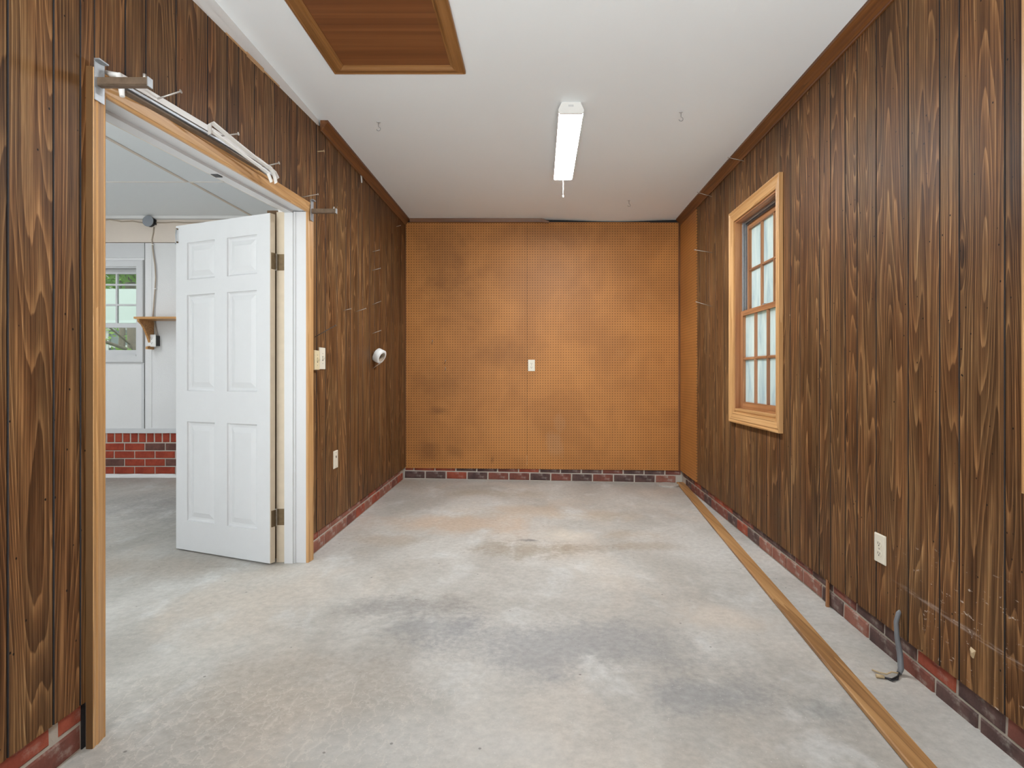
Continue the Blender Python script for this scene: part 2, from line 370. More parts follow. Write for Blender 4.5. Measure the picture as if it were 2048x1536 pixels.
MATS['lens'] = mk_lens('lit_diffuser', 95.0); MATS['lens_dim'] = mk_lens('side_bay_fill_diffuser', 30.0)
def mk_leaf(name, c0, c1):
    t = NT(name); r = t.rnd(); n = t.noise(t.coord(), 2.2, 3)
    col = t.mix(n, c0, c1)
    a = t.n('ShaderNodeBsdfTranslucent'); b = t.n('ShaderNodeBsdfDiffuse'); m = t.n('ShaderNodeMixShader'); m.inputs[0].default_value = 0.55
    t.l(col, a.inputs[0]); t.l(col, b.inputs[0]); t.l(a.outputs[0], m.inputs[1]); t.l(b.outputs[0], m.inputs[2])
    t.l(m.outputs[0], t.out.inputs[0]); return t.m
MATS['leaf'] = mk_leaf('green_leaves', (0.16, 0.36, 0.06), (0.46, 0.66, 0.20))
MATS['bark'] = plain('tree_bark', (0.20, 0.165, 0.13), 0.85, var=0.35, scale=18)
MATS['grass'] = plain('lawn', (0.17, 0.24, 0.09), 0.9, var=0.3, scale=3)
MATS['siding'] = plain('mint_siding', (0.40, 0.47, 0.44), 0.6, var=0.03)
MATS['houseglass'] = plain('dark_house_glass', (0.18, 0.22, 0.22), 0.12)
MATS['roof'] = plain('grey_shingle', (0.20, 0.20, 0.20), 0.85, var=0.2)

# ------------------------------------------------------------------ mesh helpers
class MB:
    def __init__(s): s.v = []; s.f = []; s.sm = []
    def add(s, vs, fs, smooth=False):
        o = len(s.v); s.v += [Vector(v) for v in vs]
        s.f += [tuple(i + o for i in f) for f in fs]; s.sm += [smooth] * len(fs); return s
    def box(s, x0, x1, y0, y1, z0, z1):
        return s.hexa([(x0, y0, z0), (x1, y0, z0), (x1, y1, z0), (x0, y1, z0), (x0, y0, z1), (x1, y0, z1), (x1, y1, z1), (x0, y1, z1)])
    def hexa(s, p):
        return s.add(p, [(3, 2, 1, 0), (4, 5, 6, 7), (0, 1, 5, 4), (1, 2, 6, 5), (2, 3, 7, 6), (3, 0, 4, 7)])
    def loft(s, rings, cap=True, smooth=False, closed=True):
        n = len(rings[0]); vs = [v for r in rings for v in r]; fs = []
        for k in range(len(rings) - 1):
            for i in range(n if closed else n - 1):
                j = (i + 1) % n; fs.append((k * n + i, k * n + j, (k + 1) * n + j, (k + 1) * n + i))
        s.add(vs, fs, smooth)
        if cap and closed:
            o = len(s.v) - len(vs)
            s.f.append(tuple(o + i for i in reversed(range(n)))); s.f.append(tuple(o + (len(rings) - 1) * n + i for i in range(n)))
            s.sm += [False, False]
        return s
    def tube(s, pts, r, n=8, cap=True):
        pts = [Vector(p) for p in pts]; rr = r if isinstance(r, (list, tuple)) else [r] * len(pts)
        rings = []; up = None
        for i, p in enumerate(pts):
            d = (pts[min(i + 1, len(pts) - 1)] - pts[max(i - 1, 0)]).normalized()
            if up is None: up = d.orthogonal().normalized()
            up = (up - d * up.dot(d)).normalized(); w = d.cross(up)
            rings.append([p + (up * math.cos(a) + w * math.sin(a)) * rr[i] for a in [2 * math.pi * k / n for k in range(n)]])
        return s.loft(rings, cap, True)
    def bar(s, pts, wv, tv):      # flat strap: constant half-width vectors
        wv = Vector(wv); tv = Vector(tv)
        return s.loft([[Vector(p) - wv - tv, Vector(p) + wv - tv, Vector(p) + wv + tv, Vector(p) - wv + tv] for p in pts])
    def lathe(s, prof, c, ax, n=20):
        c = Vector(c); ax = Vector(ax).normalized(); u = ax.orthogonal().normalized(); w = ax.cross(u)
        rings = [[c + ax * h + (u * math.cos(2 * math.pi * k / n) + w * math.sin(2 * math.pi * k / n)) * r for k in range(n)] for r, h in prof]
        return s.loft(rings, False, True)
    def disc(s, c, ax, r, n=20):
        c = Vector(c); ax = Vector(ax).normalized(); u = ax.orthogonal().normalized(); w = ax.cross(u)
        return s.add([c + (u * math.cos(2 * math.pi * k / n) + w * math.sin(2 * math.pi * k / n)) * r for k in range(n)], [tuple(range(n))])

WL = {}
def _place(o, parent, org):
    C.objects.link(o)
    if parent is not None:
        o.parent = parent; o.location = org - WL[parent]
    else: o.location = org
    WL[o] = org
def obj(name, mb, mat, parent=None, origin=None):
    if origin is not None: org = Vector(origin)
    elif parent is not None: org = WL[parent]
    else:
        lo = [min(v[i] for v in mb.v) for i in range(3)]; hi = [max(v[i] for v in mb.v) for i in range(3)]
        org = Vector(((lo[0] + hi[0]) / 2, (lo[1] + hi[1]) / 2, lo[2]))
    me = bpy.data.meshes.new(name); me.from_pydata([v - org for v in mb.v], [], mb.f)
    me.polygons.foreach_set('use_smooth', mb.sm); me.update()
    me.materials.append(M(mat) if isinstance(mat, str) else mat)
    o = bpy.data.objects.new(name, me); _place(o, parent, org); return o
def empty(name, loc):
    o = bpy.data.objects.new(name, None); o.empty_display_size = 0.05; _place(o, None, Vector(loc)); return o
def tag(o, label=None, cat=None, group=None, kind=None):
    if label: o['label'] = label
    if cat: o['category'] = cat
    if group: o['group'] = group
    if kind: o['kind'] = kind
    return o
def struct(name, mb, mat, label=None):
    o = obj(name, mb, mat, None, (0, 0, 0)); o['kind'] = 'structure'
    if label: o['label'] = label
    return o
def copy_tree(o, parent=None):
    c = o.copy(); C.objects.link(c); c.parent = parent
    for ch in o.children: copy_tree(ch, c)
    return c

def rect_minus(y0, y1, z0, z1, holes):
    """rectangle minus rectangles, as a list of rectangles"""
    rs = [(y0, y1, z0, z1)]
    for a, b, c, d in holes:
        nx = []
        for p, q, r, s_ in rs:
            if b <= p or a >= q or d <= r or c >= s_: nx.append((p, q, r, s_)); continue
            if p < a: nx.append((p, a, r, s_))
            if b < q: nx.append((b, q, r, s_))
            pp, qq = max(p, a), min(q, b)
            if r < c: nx.append((pp, qq, r, c))
            if d < s_: nx.append((pp, qq, d, s_))
        rs = nx
    return rs

# ================================================================== FLOOR / CEILINGS
mb = MB(); xs = [-5.6 + i * 0.1 for i in range(73)] ; ys = [-3.8 + i * 0.1 for i in range(98)]
nx = len(xs); vs = [(x, y, zfloor(x, y)) for y in ys for x in xs]
mb.add(vs, [(j * nx + i, j * nx + i + 1, (j + 1) * nx + i + 1, (j + 1) * nx + i) for j in range(len(ys) - 1) for i in range(nx - 1)], True)
mb.box(-5.6, 1.6, -3.8, 5.9, -0.4, -0.2)
floor = struct('floor', mb, 'concrete', 'stained grey concrete slab floor')

def sag(x, y):
    return -0.024 * math.exp(-((x - 0.75) / 0.45) ** 2 - ((y - 5.75) / 0.35) ** 2) + 0.0
mb = MB(); xs = [XL - 0.1 + i * 0.0945 for i in range(32)]; ys = [YF + i * 0.1 for i in range(95)]
nx = len(xs); vs = [(x, min(y, 5.9), ZC + sag(x, y)) for y in ys for x in xs]
mb.add(vs, [(j * nx + i, (j + 1) * nx + i, (j + 1) * nx + i + 1, j * nx + i + 1) for j in range(len(ys) - 1) for i in range(nx - 1)], True)
mb.box(XL - 0.16, XR + 0.2, YF, 5.9, ZC + 0.03, ZC + 0.15)
ceiling = struct('ceiling', mb, 'ceiling', 'white painted board ceiling of the panelled bay')

ceil2 = struct('ceiling_side_bay', MB().box(XF2 - 0.1, XL2, YF, YB2 + 0.1, ZC2, ZC2 + 0.12), 'ceiling', 'white ceiling of the side bay')
for i, (x, y0, y1) in enumerate([(-2.88, 1.0, 4.745), (-2.86, 4.77, 5.79)]):
    obj('ceiling_batten', MB().box(x - 0.012, x + 0.012, y0, y1, ZC2 - 0.006, ZC2), 'beige', ceil2)
obj('ceiling_batten', MB().box(XF2, XL2, 4.755, 4.760, ZC2 - 0.003, ZC2), 'beige', ceil2)

# ================================================================== BACK WALL
wb = struct('wall_back', MB().box(XL2, XR + 0.2, YB + 0.03, YB + 0.086, -0.3, 2.7), 'groove', 'rear wall covered with brown pegboard above two brick courses')
zpb = lambda x: lerp(0.119, 0.094, clamp((x - XL) / (XR - XL)))
def sheet_x(name, x0, x1, z1, y, th=0.006, mat='pegX', par=None):
    mb = MB(); a, b = zpb(x0), zpb(x1)
    mb.hexa([(x0, y, a), (x1, y, b), (x1, y + th, b), (x0, y + th, a), (x0, y, z1), (x1, y, z1), (x1, y + th, z1), (x0, y + th, z1)])
    return obj(name, mb, mat, par)
sheet_x('pegboard_sheet', XL + 0.002, -0.1195, 2.537, YB, par=wb)
sheet_x('pegboard_sheet', -0.1175, 1.0945, 2.540, YB + 0.001, par=wb)
sheet_x('pegboard_sheet', 1.0955, XR - 0.012, 2.536, YB - 0.001, par=wb)
obj('edge_strip', MB().box(XR - 0.022, XR - 0.004, YB - 0.012, YB + 0.004, 0.10, 2.53), 'crownZ', wb)
obj('edge_strip', MB().box(XL + 0.001, XL + 0.010, YB - 0.008, YB + 0.004, 0.13, 2.53), 'crownZ', wb)
# mortar bed and bricks, rows follow the sloping slab
def mortar_back(): 
    mb = MB(); n = 12
    for i in range(n):
        x0, x1 = lerp(XL2, XR + .1, i / n), lerp(XL2, XR + .1, (i + 1) / n)
        mb.hexa([(x0, YB + .014, -.2), (x1, YB + .014, -.2), (x1, YB + .03, -.2), (x0, YB + .03, -.2), (x0, YB + .014, .24), (x1, YB + .014, .24), (x1, YB + .03, .24), (x0, YB + .03, .24)])
    return mb
obj('mortar_bed', mortar_back(), 'mortar', wb)
def brick_mesh(name, w, h, d, seed=0):
    """face at -y, chamfered; local centre at face centre"""
    rnd = random.Random(seed); c = 0.005; mb = MB()
    def ring(y, i): 
        return [(-w / 2 + i + rnd.uniform(-.0015, .0015), y, -h / 2 + i + rnd.uniform(-.0015, .0015)), (w / 2 - i + rnd.uniform(-.0015, .0015), y, -h / 2 + i),
                (w / 2 - i, y, h / 2 - i + rnd.uniform(-.0015, .0015)), (-w / 2 + i, y, h / 2 - i)]
    mb.loft([ring(0, c), ring(c * 0.8, 0), ring(d, 0)])
    me = bpy.data.meshes.new(name); me.from_pydata(mb.v, [], mb.f); return me
BM = {}
def brick(par, loc, rotz, mat, w=0.194, h=0.067, tilt=0.0, seed=0):
    key = (round(w, 3), round(h, 3), mat, seed % 4)
    if key not in BM:
        me = brick_mesh('brick', w, h, 0.03, seed % 4); me.materials.append(M(mat)); BM[key] = me
    o = bpy.data.objects.new('brick', BM[key]); C.objects.link(o); o.parent = par
    o.location = Vector(loc) - WL[par]; o.rotation_euler = (0, tilt, rotz); return o
PX = 0.2065
lowc = 'dark dark red dark mid mid dark mid dark mid dark dark pale pale'.split()
topc = 'red red red dark dark mid red dark dark dark mid dark dark mid'.split()
slope = (-0.048) / (XR - XL)
for i in range(13):      # lower course
    x = (808 - VX) / 203 + PX * (i + 0.5) + 0.0
    if x + PX / 2 > XR + .02: continue
    z = 0.0535 + slope * (x - XL)
    brick(wb, (x, YB + 0.009, z), 0, 'brick_' + lowc[i], tilt=-slope, seed=i)
for i in range(14):      # upper course, partly behind the pegboard
    x = (827.5 - VX) / 203 + PX * (i - 0.5)
    w = 0.194
    x0, x1 = max(x - w / 2, XL + .002), min(x + w / 2, XR + .004)
    if x1 - x0 < 0.03: continue
    z = 0.1300 + slope * (x - XL)
    brick(wb, ((x0 + x1) / 2, YB + 0.010, z), 0, 'brick_' + topc[i], w=x1 - x0, tilt=-slope, seed=i + 3)

# ================================================================== RIGHT WALL (with two window openings)
WIN = (3.385, 4.120, 0.775, 2.125)           # y0, y1, z0, z1 of the opening
DYW = 1.647 - 4.192                          # the second window sits this much nearer
HOLES = [WIN, (WIN[0] + DYW, WIN[1] + DYW, WIN[2], WIN[3])]
mb = MB()
for y0, y1, z0, z1 in rect_minus(YF, 5.9, -0.3, 2.7, HOLES): mb.box(XR + 0.026, XR + 0.14, y0, y1, z0, z1)
wr = struct('wall_right', mb, 'groove', 'right wall of dark walnut-look grooved panelling over a brick base')
def blacken(o):      # the grooves between the planks are painted black
    o.data.materials.append(M('groove'))
    for i, p_ in enumerate(o.data.polygons):
        if i % 10 in (1, 3, 5, 7): p_.material_index = 1
    return o
zpr = lambda y: 0.020 + 0.0195 * (max(y, 0.6) - 1.745)
def plank_r(y0, y1, z1, mat, name='plank'):
    g = 0.0012; mb = MB()
    for a, b, c, d in rect_minus(y0, y1, 0.0, z1, HOLES):
        ya, yb = a + (g if a == y0 else 0), b - (g if b == y1 else 0)
        za, zb = (zpr(ya), zpr(yb)) if c == 0.0 else (c, c)
        X0, X1, ch = XR, XR + 0.012, 0.0024
        f0 = [(X0 + ch, ya, za), (X0 + ch, yb, zb), (X0 + ch, yb, d), (X0 + ch, ya, d)]
        f1 = [(X0, ya + ch, za + .0), (X0, yb - ch, zb + .0), (X0, yb - ch, d), (X0, ya + ch, d)]
        f2 = [(X1, ya, za), (X1, yb, zb), (X1, yb, d), (X1, ya, d)]
        mb.loft([f2, f0, f1])
    return blacken(obj(name, mb, mat, wr))
# groove positions measured in the photograph, then the sheet's own rhythm
gr = [5.115, 5.02, 4.84, 4.75, 4.58, 4.37, 4.23, 4.13, 4.00, 3.82, 3.72, 3.55, 3.355, 3.215, 3.098, 2.882, 2.774, 2.640, 2.542, 2.398, 2.190, 2.018, 1.924, 1.736, 1.556, 1.42]
PAT = [.098, .144, .208, .172, .094, .188, .182, .134]
k = 0
while gr[-1] > YF + 0.2: gr.append(gr[-1] - PAT[k % 8]); k += 1
for a, b in zip(gr[1:], gr[:-1]): plank_r(a, b, ZC - 0.03, 'panel_r')
# strip of pegboard in the far corner
mb = MB(); y0, y1 = 5.118, YB - 0.002
mb.hexa([(XR - .004, y0, zpr(y0)), (XR + .004, y0, zpr(y0)), (XR + .004, y1, zpr(y1)), (XR - .004, y1, zpr(y1)),
         (XR - .004, y0, ZC - .03), (XR + .004, y0, ZC - .03), (XR + .004, y1, ZC - .03), (XR - .004, y1, ZC - .03)])
obj('pegboard_sheet', mb, 'pegY', wr)
obj('mortar_bed', MB().box(XR + 0.018, XR + 0.03, YF, 5.8, -0.2, 0.14), 'mortar', wr)
rnd = random.Random(11)
rowc = ['dark', 'red', 'mid', 'dark', 'red', 'dark', 'dark', 'pale', 'mid']
y = YB - 0.02; i = 0; PR = 0.206
def zmort(y):      # bed joint between the two courses: the slab rises over the lower one towards the camera
    if y < 1.0: return -0.068
    if y < 2.975: return lerp(-0.085, 0.0, (y - 1.0) / 1.975)
    return lerp(0.0, 0.042, (y - 2.975) / 2.74)
for course in (0, 1):
    for i in range(-30, 16):
        yc = 2.985 + PR * (i + 0.5) + (0.0 if course else -PR * 0.47)
        if yc < YF + .1 or yc > YB - 0.09: continue
        zb_ = zmort(yc) + (-0.072 if course == 0 else 0.005)
        c = rnd.choice(['dark', 'dark', 'mid', 'red', 'mid'] if course else ['dark', 'dark', 'mid', 'pale', 'red'])
        if yc < 2.6 and rnd.random() < 0.35: c = 'pale'
        sl = (zmort(yc + .1) - zmort(yc - .1)) / .2
        brick(wr, (XR + 0.012, yc, zb_ + 0.0335), math.pi * 1.5, 'brick_' + c, tilt=math.atan(sl), seed=i + 40)

# ================================================================== LEFT WALL (with the doorway)
YN, YD = 1.752, 3.262                           # opening near / far
zh = lambda y: 1.878 + 0.0530 * (y - 1.727)     # sagging header line (inner edge of casing)
zt = lambda y: min(2.466 + 0.0482 * (y - 2.21), 2.53)   # top edge of the panelling
mb = MB()
XC0, XC1 = XL2, XL - 0.024
mb.box(XC0, XC1, YF, YN - 0.03, -0.3, 2.7)
mb.box(XC0, XC1, YD + 0.052, YB + 0.09, -0.3, 2.7)
a, b = YN - 0.03, YD + 0.03
mb.hexa([(XC0, a, zh(a) + .03), (XC1, a, zh(a) + .03), (XC1, b, zh(b) + .03), (XC0, b, zh(b) + .03), (XC0, a, 2.7), (XC1, a, 2.7), (XC1, b, 2.7), (XC0, b, 2.7)])
wl = struct('wall_left', mb, 'white_wall', 'left wall of dark grooved panelling with the double doorway')
# dark backing behind the grooves, kept below the bare strip at the top
def backing(y0, y1, z0f, z1f):
    a = [(XC1, y0, z0f(y0)), (XC1 + .011, y0, z0f(y0)), (XC1 + .011, y1, z0f(y1)), (XC1, y1, z0f(y1)), (XC1, y0, z1f(y0)), (XC1 + .011, y0, z1f(y0)), (XC1 + .011, y1, z1f(y1)), (XC1, y1, z1f(y1))]
    return MB().hexa(a)
zbn = lambda y: 0.086
zbf = lambda y: lerp(0.104, 0.124, clamp((y - 3.33) / 2.38))
obj('backing_board', backing(YF, YN - .03, zbn, lambda y: zt(y) - .004), 'groove', wl)
obj('backing_board', backing(YN - .03, YD + .03, lambda y: zh(y) + .03, lambda y: zt(y) - .004), 'groove', wl)
obj('backing_board', backing(YD + .03, YB, zbf, lambda y: 2.55), 'groove', wl)
def plank_l(y0, y1):
    g = 0.0012; ch = 0.0024; mb = MB(); X0, X1 = XL, XL - 0.012
    segs = []
    for a, b, kind in ((YF, YN - 0.03, 'near'), (YN - 0.03, YD + 0.03, 'head'), (YD + 0.03, YB, 'far')):
        p, q = max(a, y0), min(b, y1)
        if q - p > 0.004: segs.append((p, q, kind))
    for p, q, kind in segs:
        ya, yb = p + ((g if p != 3.44 else .0035) if p == y0 else 0), q - ((g if q != 3.44 else .0035) if q == y1 else 0)
        zf = {'near': zbn, 'head': lambda y: zh(y) + .03, 'far': zbf}[kind]
        top = zt if kind != 'far' else (lambda y: 2.55 if y > 3.5 else zt(y))
        f2 = [(X1, ya, zf(ya)), (X1, yb, zf(yb)), (X1, yb, top(yb)), (X1, ya, top(ya))]
        f0 = [(X0 - ch, ya, zf(ya)), (X0 - ch, yb, zf(yb)), (X0 - ch, yb, top(yb)), (X0 - ch, ya, top(ya))]
        f1 = [(X0, ya + ch, zf(ya)), (X0, yb - ch, zf(yb)), (X0, yb - ch, top(yb)), (X0, ya + ch, top(ya))]
        mb.loft([f2, f0, f1])
    if mb.v: blacken(obj('plank', mb, 'panel', wl))
gl = [1.441, 1.577, 1.669, 1.851, 1.947, 2.109, 2.31, 2.456, 2.546, 2.69, 2.894, 3.071, 3.161, 3.343, 3.440]
k = 0; PL = [.147, .204, .177, .09, .18, .1, .182, .134]
while gl[-1] < YB - 0.06: gl.append(gl[-1] + PL[k % 8]); k += 1
gl[-1] = YB
k = 7
while gl[0] > YF + 0.15: gl.insert(0, gl[0] - PL[k % 8]); k -= 1
for a, b in zip(gl[:-1], gl[1:]): plank_l(a, b)
# bare white strip above the panelling with the broken plaster edge
def strip(y0, y1, f0, f1, x0, x1): 
    return MB().hexa([(x0, y0, f0(y0)), (x1, y0, f0(y0)), (x1, y1, f0(y1)), (x0, y1, f0(y1)), (x0, y0, f1(y0)), (x1, y0, f1(y0)), (x1, y1, f1(y1)), (x0, y1, f1(y1))])
obj('frieze_board', strip(YF, 3.50, lambda y: zt(y) + .003, lambda y: lerp(zt(y), ZC, .48), XC1, XL - 0.006), 'white_wall', wl)
obj('frieze_board', strip(YF, 3.50, lambda y: lerp(zt(y), ZC, .50), lambda y: ZC, XC1, XL - 0.010), 'white_wall', wl)
obj('raw_edge', strip(2.45, 2.95, lambda y: zt(y) - .002, lambda y: zt(y) + .007, XC1, XL + 0.001), 'goldY', wl)
obj('raw_edge', strip(2.62, 2.78, lambda y: zt(y) - .008, lambda y: zt(y) + .012, XC1, XL + 0.002), 'goldY', wl)
# brick base
obj('mortar_bed', MB().box(XL - 0.03, XL - 0.014, YF, YN - 0.062, -0.25, 0.135), 'mortar', wl)
obj('mortar_bed', MB().box(XL - 0.03, XL - 0.014, YD + 0.06, YB, -0.25, 0.15), 'mortar', wl)
rnd = random.Random(5)
for course in (0, 1):
    for i in range(-8, 16):
        yc = 3.40 + PR * i + (0 if course else PR * .5)
        if yc < 3.40 or yc > YB - .08: continue
        z = zl(yc) + (0.006 if course == 0 else 0.083) + .0335
        c = rnd.choice(['red', 'pale', 'mid', 'pale', 'red'] if course else ['pale', 'red', 'pale', 'mid'])
        brick(wl, (XL - 0.009, yc, z), math.pi / 2, 'brick_' + c, tilt=-math.atan(.0152), seed=i)
    for i in range(0, 24):
        yc = 1.586 - PR * i - (0.0 if course else PR * .0) - (PR * .52 if course else 0)
        if yc < YF + .2: continue
        z = zl(yc) + (0.006 if course == 0 else 0.085) + .0335
        c = rnd.choice(['red', 'pale', 'red', 'mid'])
        brick(wl, (XL - 0.009, yc, z), math.pi / 2, 'brick_' + c, tilt=-math.atan(.0152), seed=i + 9)
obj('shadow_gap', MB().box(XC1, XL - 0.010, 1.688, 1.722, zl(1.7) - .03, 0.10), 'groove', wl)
brick(wl, (XL - 0.009, 1.647, zl(1.63) + .1185), math.pi / 2, 'brick_red', w=0.078, tilt=0, seed=2)

# ------------------------------------------------------------------ door frame (jambs, header, casing)
trim = tag(empty('trim_1', (XL, (YN + YD) / 2, 0)), 'golden oak casing and white jamb around the double doorway', None, None, 'structure')
def jamb(y0, y1, x0, x1, far):
    zf = lambda y: zh(y) + .002
    return MB().hexa([(x0, y0, zfloor(x0, y0) - .02), (x1, y0, zfloor(x1, y0) - .02), (x1, y1, zfloor(x1, y1) - .02), (x0, y1, zfloor(x0, y1) - .02),
                      (x0, y0, zf(y0)), (x1, y0, zf(y0)), (x1, y1, zf(y1)), (x0, y1, zf(y1))])
obj('jamb', jamb(YD + .024, YD + .05, XL - .118, XL + .0, True), 'white', trim)
obj('door_stop', jamb(YD + .012, YD + .03, XL - .118, XL - .070, True), 'white', trim)
obj('door_stop', jamb(YD + .019, YD + .03, XL - .072, XL - .058, True), 'white', trim)
obj('jamb', jamb(YD + .034, YD + .056, XL2 - .002, XL - .112, True), 'cream', trim)
obj('jamb', jamb(YN - .05, YN - .024, XL2 - .002, XL, False), 'white', trim)
def head(x0, x1, dz, th, mat, y0=YN - .03, y1=YD + .04):
    obj('head_jamb', MB().hexa([(x0, y0, zh(y0) + dz), (x1, y0, zh(y0) + dz), (x1, y1, zh(y1) + dz), (x0, y1, zh(y1) + dz),
                                (x0, y0, zh(y0) + dz + th), (x1, y0, zh(y0) + dz + th), (x1, y1, zh(y1) + dz + th), (x0, y1, zh(y1) + dz + th)]), mat, trim)
head(XL - .118, XL + .0, 0.006, .03, 'white')
head(XL - .118, XL - .070, -0.006, .02, 'white')
head(XL2 - .002, XL - .116, 0.020, .03, 'cream')
obj('strike_plate', MB().box(XL - .112, XL - .082, 2.53, 2.57, zh(2.55) - .009, zh(2.55) - .003), 'black', trim)
obj('gap_shade', MB().box(XL2 - .085, XL2, 3.36, 3.44, zl(3.4) - .02, 1.99), 'edge', trim)  # dark board added so the gap beside the door reads as shade
# casing: moulded strip around three sides
PROF = [(0.0, 0.0), (0.0, 0.011), (0.006, 0.014), (0.010, 0.0125), (0.040, 0.019), (0.045, 0.0165), (0.058, 0.020), (0.060, 0.018), (0.060, 0.0)]
def casing_piece(p0, d0, p1, d1, mat, par, name='casing', P=None):
    P = P or PROF
    r0 = [(XL + h, p0[0] + d0[0] * d, p0[1] + d0[1] * d) for d, h in P]; r1 = [(XL + h, p1[0] + d1[0] * d, p1[1] + d1[1] * d) for d, h in P]
    return obj(name, MB().loft([r0, r1]), mat, par)
n0, n1 = (YN, zh(YN)), (YD + .024, zh(YD + .024))
casing_piece((YN, zl(YN) - .01), (-1, 0), n0, (-1, 1), 'goldZ', trim)
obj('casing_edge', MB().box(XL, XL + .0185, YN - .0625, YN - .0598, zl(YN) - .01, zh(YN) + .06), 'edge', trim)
casing_piece(n0, (-1, 1), n1, (1, 1), 'goldY', trim)
casing_piece(n1, (1, 1), (n1[0], zl(n1[0]) - .01), (1, 0), 'goldZ', trim)

# ------------------------------------------------------------------ crown mouldings
def crown(name, x_wall, sgn, y0, y1, label):
    P = [(0.0, 0.0), (0.046, 0.0), (0.044, -0.012), (0.030, -0.030), (0.020, -0.048), (0.010, -0.060), (0.008, -0.067), (0.0, -0.067)]
    r = [[(x_wall + sgn * d, y, ZC + h) for d, h in P] for y in (y0, y1)]
    return tag(obj(name, MB().loft(r), 'crownY', None, (0, 0, 0)), label, None, None, 'structure')
crown('trim_2', XR, -1, YF, YB, 'reddish brown crown moulding along the right wall')
crown('trim_3', XL, 1, 3.50, YB, 'short reddish brown crown moulding on the left wall, broken off by the doorway')
mb = MB()
mb.loft([[(x, YB - .016, ZC - .036), (x, YB + .0, ZC - .040), (x, YB + .0, ZC - .0), (x, YB - .022, ZC - .0)] for x in (XL + .05, 0.02)] + [[(0.10, YB - .010, ZC - .040), (0.10, YB, ZC - .041), (0.10, YB, ZC - .026), (0.10, YB - .012, ZC - .026)]])
tag(obj('trim_4', mb, 'crownX', None, (0, 0, 0)), 'thin broken wooden moulding above the pegboard under the ceiling', None, None, 'structure')

